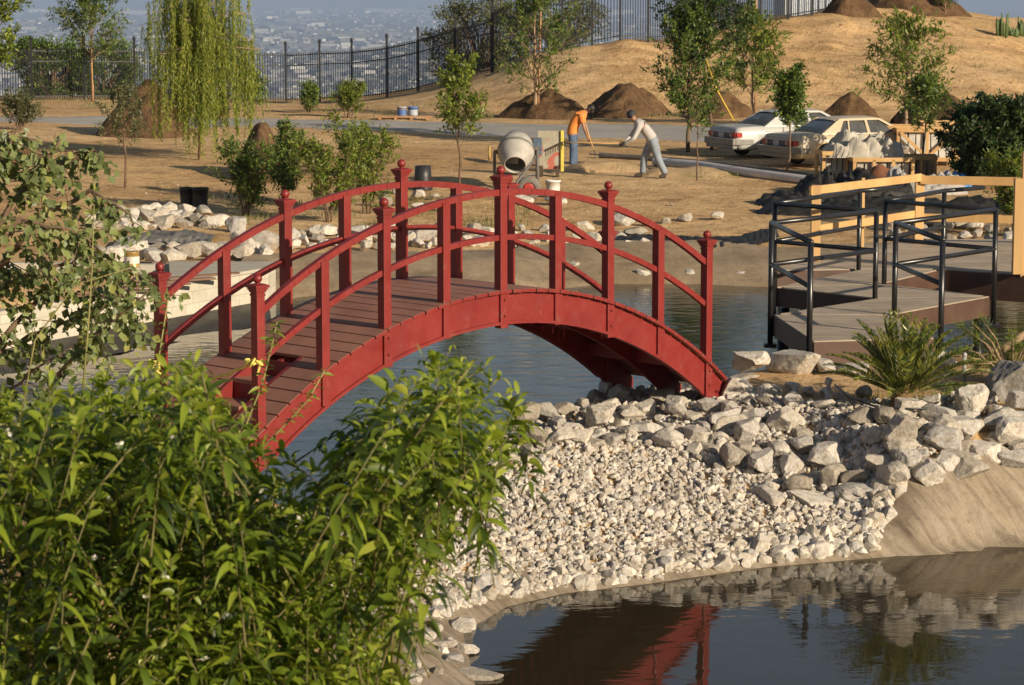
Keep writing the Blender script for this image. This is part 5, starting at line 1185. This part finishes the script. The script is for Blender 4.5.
# ------------------------------------------------------------------ pots and buckets
def pot(px, py, r_, h_, label, mat=M_BLACKPL, up=False, lid=None, name='nursery_pot', cat='pot', tilt=0, handle=False):
    p = H(px, py); t = empty(name, p, 0, label, cat); t.rotation_euler = (0, tilt, 0)
    m = MB(); a, b = (.84, 1.0) if not up else (1.0, .84)
    m.lathe([(0, 0), (r_*a, 0), (r_*a, .02), (r_*(a*.5+b*.5), h_*.5), (r_*b*(1 if up else .985), h_*.93)]+([(0, h_*.95)] if up else [(r_*b, h_*.93), (r_*b, h_), (r_*.93, h_), (r_*.80, .04), (0, .04)]), 28); m.build('body', mat, t)
    m = MB(); zz = .03 if up else h_*.965; m.lathe([(r_*1.0, zz-.025), (r_*1.05, zz-.025), (r_*1.05, zz+.025), (r_*1.0, zz+.025)], 28); m.build('rim', mat, t)
    if lid: m = MB(); m.lathe([(r_*1.003*.96, h_*.25), (r_*1.0*.985, h_*.75)], 28, a0=math.pi, a1=2*math.pi); m.build('label_band', lid, t)
    if handle: m = MB(); m.tube([(r_*math.cos(a_), -.02, h_*.9-.16*math.sin(a_)) for a_ in np.linspace(0, math.pi, 14)], .007, 6); m.build('handle', M_IRON, t)
    return t
pot(187, 207, .16, .42, 'left one of the two black nursery pots standing together on the far bank'); pot(200.5, 208, .18, .44, 'right one of the two black nursery pots standing together on the far bank')
pot(321, 168, .20, .42, 'black nursery pot standing alone behind the middle shrubs', tilt=.12)
pot(423, 190, .22, .62, 'tall black pot standing upturned on broken concrete', up=True)
t = bpy.data.objects[-1] if False else None
pot(402, 118, .16, .38, 'pale grey bucket standing left of the blue one by the road', pm('grey_bucket', (.42,.42,.44), rough=.5), name='bucket', cat='bucket', handle=True, lid=pm('blue_band', (.10,.18,.42), rough=.5))
pot(413, 118, .17, .38, 'blue bucket standing by the road near the fence', pm('blue_bucket', (.12,.22,.50), rough=.5), name='bucket', cat='bucket', handle=True, lid=pm('pale_band', (.45,.48,.55), rough=.5))
o = H(404, 119); m = MB(); 
for k in range(4): m.box((0, -.3+k*.2, .08), (1.9, .10, .03))
for k in range(4): m.box((-.8+k*.53, 0, .03), (.09, .8, .06))
q = m.build('pallet', M_STAKE); q.location = o; tag(q, 'flat wooden pallet on the ground below the two buckets', 'pallet')
M_WHITEP = pm('white_plastic', (.72,.71,.68), (.60,.59,.55), 5, .5)
pot(553, 197, .17, .38, 'white bucket on the ground right of the loose wheel', M_WHITEP, name='bucket', cat='bucket', handle=True)

# ------------------------------------------------------------------ cement mixer and board
p = H(516, 189); t = empty('cement_mixer', p, 0, 'grey cement mixer with its drum mouth tipped toward the pond', 'cement mixer')
M_DRUM = pm('cement_grey', (.44,.42,.38), (.33,.31,.28), 5, .7, .4, 22, .01); k_ = 1/ppm(p.y)
dirv = Vector((-.05, -.80, -.60)).normalized(); c = Vector((0, 0, 37*k_)); Mr = Matrix.Translation(c) @ dirv.to_track_quat('Z', 'Y').to_matrix().to_4x4()
r0 = 18.2*k_
m = MB(); m.lathe([(0,-r0*1.0),(r0*.72,-r0*.98),(r0*.93,-r0*.55),(r0*1.0,-r0*.1),(r0*1.0,r0*.12),(r0*.88,r0*.55),(r0*.62,r0*1.02),(r0*.60,r0*1.10),(r0*.56,r0*1.10),(r0*.58,r0*.95),(r0*.84,r0*.5),(r0*.95,0),(r0*.6,-r0*.85),(0,-r0*.9)], 40, Mr); dr = m.build('drum', M_DRUM, t)
m = MB(); m.lathe([(r0*1.0,-.03),(r0*1.035,-.03),(r0*1.035,.03),(r0*1.0,.03)], 40, Mr); m.build('drum_band', pm('dark_cement', (.20,.19,.17), rough=.7), dr)
m = MB()
for a_ in (0, 2.1, 4.2): m.box(Mr @ Vector((r0*.45*math.cos(a_), r0*.45*math.sin(a_), 0)), (.05, r0*.8, .3), (Matrix.Rotation(a_, 3, 'Z')))
m.build('mixing_blades', M_DRUM, dr)
m = MB(); xs_ = r0*1.18
m.tube([(-xs_,0,c.z),(-xs_,0,.1)], .035, 8); m.tube([(xs_,0,c.z+.15),(xs_,0,.02)], .045, 8); m.tube([(-xs_,0,.12),(-xs_,-.55,.02)], .03, 8); m.tube([(-xs_,0,.35),(xs_,0,.35)], .03, 8)
m.tube([(xs_-.05,0,.75),(.1,-.5,.30),(-.15,-.9,-.05)], .04, 8); m.tube([(-.45,.0,.35),(-.45,-.35,.0)], .025, 8); m.tube([(.15,0,.35),(.15,.4,0)], .025, 8); m.tube([(-xs_,0,c.z),(-r0*.9,.1,c.z)], .05, 8); m.tube([(xs_,0,c.z+.1),(r0*.9,.05,c.z+.05)], .06, 8)
m.build('frame', pm('mixer_frame', (.16,.15,.14), (.10,.09,.08), 6, .6), t)
m = MB(); m.box((xs_+.0,.15,c.z+.12), (.22,.3,.40)); m.build('motor_box', pm('motor_blue', (.10,.16,.24), (.06,.07,.08), 7, .5), t, .02)
m = MB(); m.lathe([(.03,-.03),(.16,-.03),(.18,0),(.16,.03),(.03,.03)], 16, Matrix.Translation((-xs_-.12,0,c.z-.02)) @ Matrix.Rotation(math.pi/2, 4, 'Y')); m.build('tipping_wheel', pm('yellow_wheel', (.50,.34,.10), rough=.6), t)
p2_ = H(529, 200); t2 = empty('wheel', p2_-p, 0); t2.parent = t; Mw = Matrix.Translation((0,0,.27)) @ Matrix.Rotation(R(100), 4, 'X')
m = MB(); m.lathe([(.15,-.07),(.24,-.08),(.28,-.03),(.28,.03),(.24,.08),(.15,.07)], 28, Mw); m.build('tyre', pm('grey_rubber', (.20,.18,.16), rough=.8), t2)
m = MB(); m.lathe([(0,-.05),(.09,-.06),(.15,-.04),(.15,.04),(.09,.06),(0,.05)], 20, Mw); m.build('hub', pm('hub_red', (.45,.05,.04), rough=.5), t2)
p = H(549.5, 177); t3 = empty('plywood_board', p, 0, 'upright grey plywood board splashed with red paint between mixer and workers', 'board'); k_ = 1/ppm(p.y)
def boardmat():
    m, nt, pp = newmat('splashed_plywood'); f = noise_f(nt, 3, 5, .6); c = ramp(nt, f, [(.35, (.27,.25,.19)), (.65, (.40,.37,.29))])
    s = noise_f(nt, 2.4, 3, .55, dist=.8); tc = nt.nodes.new('ShaderNodeTexCoord'); sp_ = N(nt, 'ShaderNodeSeparateXYZ'); nt.links.new(tc.outputs['Object'], sp_.inputs[0])
    ml = N(nt, 'ShaderNodeMath', operation='MULTIPLY_ADD'); nt.links.new(sp_.outputs[2], ml.inputs[0]); ml.inputs[1].default_value = -.22; nt.links.new(s, ml.inputs[2])
    c = mixc(nt, ramp(nt, ml.outputs[0], [(.36, (0,0,0)), (.40, (.85,.85,.85))]), c, (.42,.09,.06)); nt.links.new(c, pp.inputs['Base Color']); pp.inputs['Roughness'].default_value = .8; return m
m = MB(); m.box((0,0,.20+19*k_), (23*k_,.03,38*k_)); m.build('panel', boardmat(), t3)
m = MB(); m.box((12.6*k_,-.03,.15+20*k_), (3.2*k_,.08,41*k_)); m.build('yellow_edge', pm('yellow_plastic', (.68,.58,.10), (.55,.46,.08), 5, .5), t3, .01)
m = MB(); m.box((-8*k_,.1,.12), (.08,.35,.32)); m.box((8*k_,.1,.12), (.08,.35,.32)); m.build('feet', M_DARKSOIL, t3)

# ------------------------------------------------------------------ the two workers
def skin_mesh(name, verts, edges, radii, mat, parent, sub=2, root=0):
    me = bpy.data.meshes.new(name); me.from_pydata([tuple(v) for v in verts], edges, []); o = link(name, me, parent); o.modifiers.new('skin', 'SKIN')
    for i, r_ in enumerate(radii):
        d = me.skin_vertices[0].data[i]; d.radius = r_ if hasattr(r_, '__len__') else (r_, r_); d.use_root = (i == root)
    s = o.modifiers.new('sub', 'SUBSURF'); s.levels = s.render_levels = sub
    bpy.context.view_layer.update(); dg = bpy.context.evaluated_depsgraph_get(); nm = bpy.data.meshes.new_from_object(o.evaluated_get(dg)); o.modifiers.clear(); o.data = nm; nm.materials.clear(); nm.materials.append(mat)
    nm.polygons.foreach_set('use_smooth', [True]*len(nm.polygons)); return o
def chain(paths):
    """paths: list of lists of (key, pos, r); shared keys merge"""
    V, E_, Rr, ix = [], [], [], {}
    for path in paths:
        prev = None
        for k, p_, r_ in path:
            if k not in ix: ix[k] = len(V); V.append(Vector(p_)); Rr.append(r_)
            if prev is not None and prev != ix[k]: E_.append((prev, ix[k]))
            prev = ix[k]
    return V, E_, Rr
M_SKIN = pm('skin_tan', (.36,.20,.125), (.30,.16,.10), 8, .55)
M_HAIR = pm('hair_black', (.02,.016,.014), rough=.6)
def lerp(a, b, t): return [a[i]*(1-t)+b[i]*t for i in range(3)]
def worker(px, py, J, label, shirt, jeans, shoes, cap=None, gloves=None, sleeves='long', scale=1.0, hand_r=.020):
    p = H(px, py); t = empty('person', (p.x, p.y, p.z), 0, label, 'person'); t.scale = (scale,)*3
    g_ = lambda k: J[k]
    neck, head = g_('neck'), g_('head'); hd = Vector(head)-Vector(neck); hd.normalize(); f_ = Vector(J['face']).normalized()
    paths = [[('pel', g_('pel'), (.15,.12)), ('waist', g_('waist'), (.14,.11)), ('chest', g_('chest'), (.165,.13)), ('neckb', lerp(g_('chest'), neck, .75), (.10,.09)), ('neck', neck, .055), ('hb', Vector(neck)+hd*.08, .07), ('head', head, (.085,.095)), ('ht', Vector(head)+hd*.09, .06)]]
    for s in 'lr':
        paths.append([('pel', 0, 0), ('hip'+s, g_('hip'+s), .10), ('th'+s, lerp(g_('hip'+s), g_('kn'+s), .5), .078), ('kn'+s, g_('kn'+s), .058), ('ca'+s, lerp(g_('kn'+s), g_('an'+s), .35), .056), ('an'+s, g_('an'+s), .038), ('toe'+s, g_('toe'+s), .032)])
        paths.append([('neckb', 0, 0), ('sh'+s, g_('sh'+s), .068), ('ua'+s, lerp(g_('sh'+s), g_('el'+s), .5), .05), ('el'+s, g_('el'+s), .042), ('fa'+s, lerp(g_('el'+s), g_('wr'+s), .4), .038), ('wr'+s, g_('wr'+s), .025), ('pm'+s, lerp(g_('wr'+s), g_('ha'+s), .6), .032), ('ha'+s, g_('ha'+s), .026)])
    V, E_, Rr = chain(paths); body = skin_mesh('body', V, E_, Rr, M_SKIN, t)
    # face and fingers join the body mesh
    m = MB(); hv = Vector(head); rt = f_.cross(hd).normalized()
    m.sphere(hv+f_*.098-hd*.005, .018, 6); m.sphere(hv+f_*.078-hd*.05, .022, 6, (1,1,.5))
    for s in (-1, 1): m.sphere(hv+rt*s*.088, .024, 6, (.6,1,1.2)); m.sphere(hv+f_*.085+rt*s*.032+hd*.012, .011, 6)
    for s in 'lr':
        wr_, ha_ = Vector(g_('wr'+s)), Vector(g_('ha'+s)); d = (ha_-wr_).normalized(); sd_ = d.cross(Vector((0,-1,.2))).normalized(); nn = d.cross(sd_)
        for i, l_ in enumerate((.07,.08,.075,.06)):
            b = ha_+sd_*(-.027+.018*i); m.tube([b-d*.01, b+d*l_*.5+nn*.012, b+d*l_*.6+nn*.045], [.0095,.009,.007], 6)
        m.tube([wr_+d*.03+sd_*.03, wr_+d*.06+sd_*.055, wr_+d*.09+sd_*.045+nn*.02], [.012,.011,.008], 6)
    tmp = m.mesh('face', [M_SKIN]); bm = bmesh.new(); bm.from_mesh(body.data); bm.from_mesh(tmp); bm.to_mesh(body.data); bm.free(); bpy.data.meshes.remove(tmp)
    body.data.polygons.foreach_set('use_smooth', [True]*len(body.data.polygons))
    # shirt
    k1 = 1.16; sp_ = [[('pl0', lerp(g_('pel'), g_('waist'), -.75), (.175,.15)), ('pel', lerp(g_('pel'), g_('waist'), .2), (.185,.155)), ('waist', g_('waist'), (.185,.15)), ('chest', g_('chest'), (.20,.165)), ('neckb', lerp(g_('chest'), neck, .75), (.12,.105)), ('nk', lerp(g_('chest'), neck, .95), .072)]]
    for s in 'lr':
        if sleeves == 'long': sp_.append([('neckb', 0, 0), ('sh'+s, g_('sh'+s), .086), ('ua'+s, lerp(g_('sh'+s), g_('el'+s), .5), .068), ('el'+s, g_('el'+s), .058), ('fa'+s, lerp(g_('el'+s), g_('wr'+s), .5), .05), ('wr'+s, lerp(g_('el'+s), g_('wr'+s), .92), .038)])
        else: sp_.append([('neckb', 0, 0), ('sh'+s, g_('sh'+s), .088), ('ua'+s, lerp(g_('sh'+s), g_('el'+s), .62), .072)])
    V, E_, Rr = chain(sp_); skin_mesh('shirt', V, E_, Rr, shirt, t)
    tp = [[('pel', g_('pel'), (.175,.145)), ('w', lerp(g_('pel'), g_('waist'), .8), (.15,.125))]]
    for s in 'lr': tp.append([('pel', 0, 0), ('hip'+s, g_('hip'+s), .132), ('th'+s, lerp(g_('hip'+s), g_('kn'+s), .5), .115), ('kn'+s, g_('kn'+s), .095), ('ca'+s, lerp(g_('kn'+s), g_('an'+s), .5), .09), ('an'+s, lerp(g_('kn'+s), g_('an'+s), .98), .085)])
    V, E_, Rr = chain(tp); skin_mesh('trousers', V, E_, Rr, jeans, t)
    for s in 'lr':
        a, b = Vector(g_('an'+s)), Vector(g_('toe'+s)); V, E_, Rr = chain([[('h', (a.x-(b.x-a.x)*.15, a.y, b.z+.02), .052), ('m', (a+b)/2+Vector((0,0,.0)), .052), ('t', b+(b-a)*.1, .042)], [('h', 0, 0), ('a', a, .05)]]); skin_mesh('shoe', V, E_, Rr, shoes, t, 1)
    hr_ = MB(); Mh = Matrix.Translation(hv+hd*.03-f_*.012) @ hd.to_track_quat('Z', 'Y').to_matrix().to_4x4()
    hr_.lathe([(.102,-.045),(.108,0),(.104,.045),(.082,.082),(.045,.104),(.001,.11)], 20, Mh); hr_.build('cap' if cap else 'hair', cap or M_HAIR, t)
    if cap: m = MB(); m.sphere(hv+f_*.11+hd*.03, .055, 8, (1,1,.25)); m.build('cap_peak', cap, bpy.data.objects[t.children[-1].name])
    if gloves:
        for s in 'lr':
            V, E_, Rr = chain([[('a', lerp(g_('el'+s), g_('wr'+s), .9), .036), ('b', g_('wr'+s), .038), ('c', g_('ha'+s), .042), ('d', Vector(g_('ha'+s))*1.0+(Vector(g_('ha'+s))-Vector(g_('wr'+s)))*.5, .03)]]); skin_mesh('glove', V, E_, Rr, gloves, t, 1)
    return t, p
M_ORANGE = pm('orange_cotton', (.80,.28,.06), (.66,.22,.045), 7, .85, .3, 20, .01); M_JEAN = pm('blue_denim', (.10,.15,.24), (.065,.10,.17), 9, .85, .3, 25, .008); M_JEANL = pm('faded_denim', (.27,.31,.36), (.20,.235,.28), 7, .85, .3, 25, .008)
M_GREYS = pm('grey_cotton', (.50,.48,.47), (.42,.40,.39), 7, .85, .3, 20, .01); M_SHOE = pm('dark_shoe', (.05,.04,.035), rough=.7); M_NAVY = pm('navy_cap', (.02,.022,.035), rough=.7)
# worker in orange: stands sideways, bent to the right
JA = dict(pel=(-.12,0,.93), waist=(-.10,0,1.10), chest=(.03,0,1.32), neck=(.22,0,1.47), head=(.33,-.02,1.53), face=(.75,-.25,-.62),
  hipl=(-.11,.09,.90), hipr=(-.12,-.09,.90), knl=(-.06,.11,.50), knr=(-.10,-.10,.49), anl=(-.06,.12,.09), anr=(-.13,-.12,.09), toel=(.12,.12,.04), toer=(.05,-.16,.04),
  shl=(.12,.18,1.36), shr=(.10,-.18,1.36), ell=(.22,.20,1.05), elr=(.17,-.24,1.06), wrl=(.30,.05,.86), wrr=(.26,-.10,.82), hal=(.33,.02,.80), har=(.31,-.07,.74))
tA, pA = worker(577, 169, JA, 'person in an orange T-shirt and jeans bending over a hoe', M_ORANGE, M_JEAN, M_SHOE, sleeves='short')
JB = dict(pel=(.26,0,.90), waist=(.18,0,1.08), chest=(.0,0,1.28), neck=(-.18,-.02,1.42), head=(-.27,-.06,1.53), face=(-.75,-.25,-.55),
  hipl=(.23,.10,.88), hipr=(.28,-.10,.87), knl=(.06,.12,.50), knr=(.38,-.12,.49), anl=(.02,.14,.09), anr=(.58,-.16,.09), toel=(-.17,.12,.04), toer=(.42,-.20,.04),
  shl=(-.08,.19,1.30), shr=(-.06,-.20,1.30), ell=(-.26,.22,1.02), elr=(-.22,-.26,.98), wrl=(-.44,.10,.86), wrr=(-.46,-.12,.84), hal=(-.51,.08,.83), har=(-.53,-.08,.81))
tB, pB = worker(642, 178, JB, 'person in a grey long-sleeved shirt, faded jeans and dark cap leaning forward', M_GREYS, M_JEANL, M_SHOE, cap=M_NAVY, gloves=M_SHOE)
# hoe held by the worker in orange
m = MB(); t = empty('hoe', pA, 0, 'wooden-handled hoe held by the person in orange', 'hoe')
m.tube([(.20,-.12,1.22),(.30,-.10,.84),(.42,-.10,.50)], .017, 8); m.build('handle', M_LUMBER, t)
m = MB(); m.tube([(.42,-.10,.50),(.46,-.10,.40),(.44,-.10,.38)], .014, 6); m.box((.48,-.10,.375), (.34,.12,.03), Matrix.Rotation(.1, 3, 'Y')); m.build('blade', M_IRON, t)
m = MB(); t = empty('rake', pB, 0, 'long thin rake pole held level by the person in grey', 'rake')
m.tube([(-.42,-.02,.85),(-1.25,0,.86),(-1.95,.05,.88)], .014, 8); m.build('handle', M_LUMBER, t)
m = MB(); m.box((-1.97,.05,.85), (.05,.40,.05)); 
for k in range(7): m.box((-1.98,-.12+k*.057,.75), (.012,.012,.10))
m.build('rake_head', M_IRON, t)

# the largest 290 boulders stay things; the smaller remainder becomes one mass of rubble
bpy.context.view_layer.update()
bs_ = sorted([o for o in COL.objects if o.get('category') == 'boulder'], key=lambda o: -o.scale[0]/max(o.location.y, 5))
rest = bs_[290:]
if rest:
    V, F, C, off_ = [], [], [], 0; rr2 = np.random.default_rng(90)
    for o in rest:
        me = o.data; n_ = len(me.vertices); v = np.empty(n_*3, np.float32); me.vertices.foreach_get('co', v); f = np.empty(len(me.polygons)*3, np.int32); me.polygons.foreach_get('vertices', f)
        M_ = np.array(o.matrix_world); V.append(v.reshape(-1, 3)@M_[:3, :3].T+M_[:3, 3]); F.append(f.reshape(-1, 3)+off_); C.append(np.full(len(me.polygons), rr2.random())); off_ += n_
    for o in rest: bpy.data.objects.remove(o)
    tag(link('rubble', npmesh('rubble', np.concatenate(V), np.concatenate(F), M_GRAVEL, rnd=np.concatenate(C))), 'small pale stones filling in between the larger rocks on the shores', 'rubble', kind='stuff')
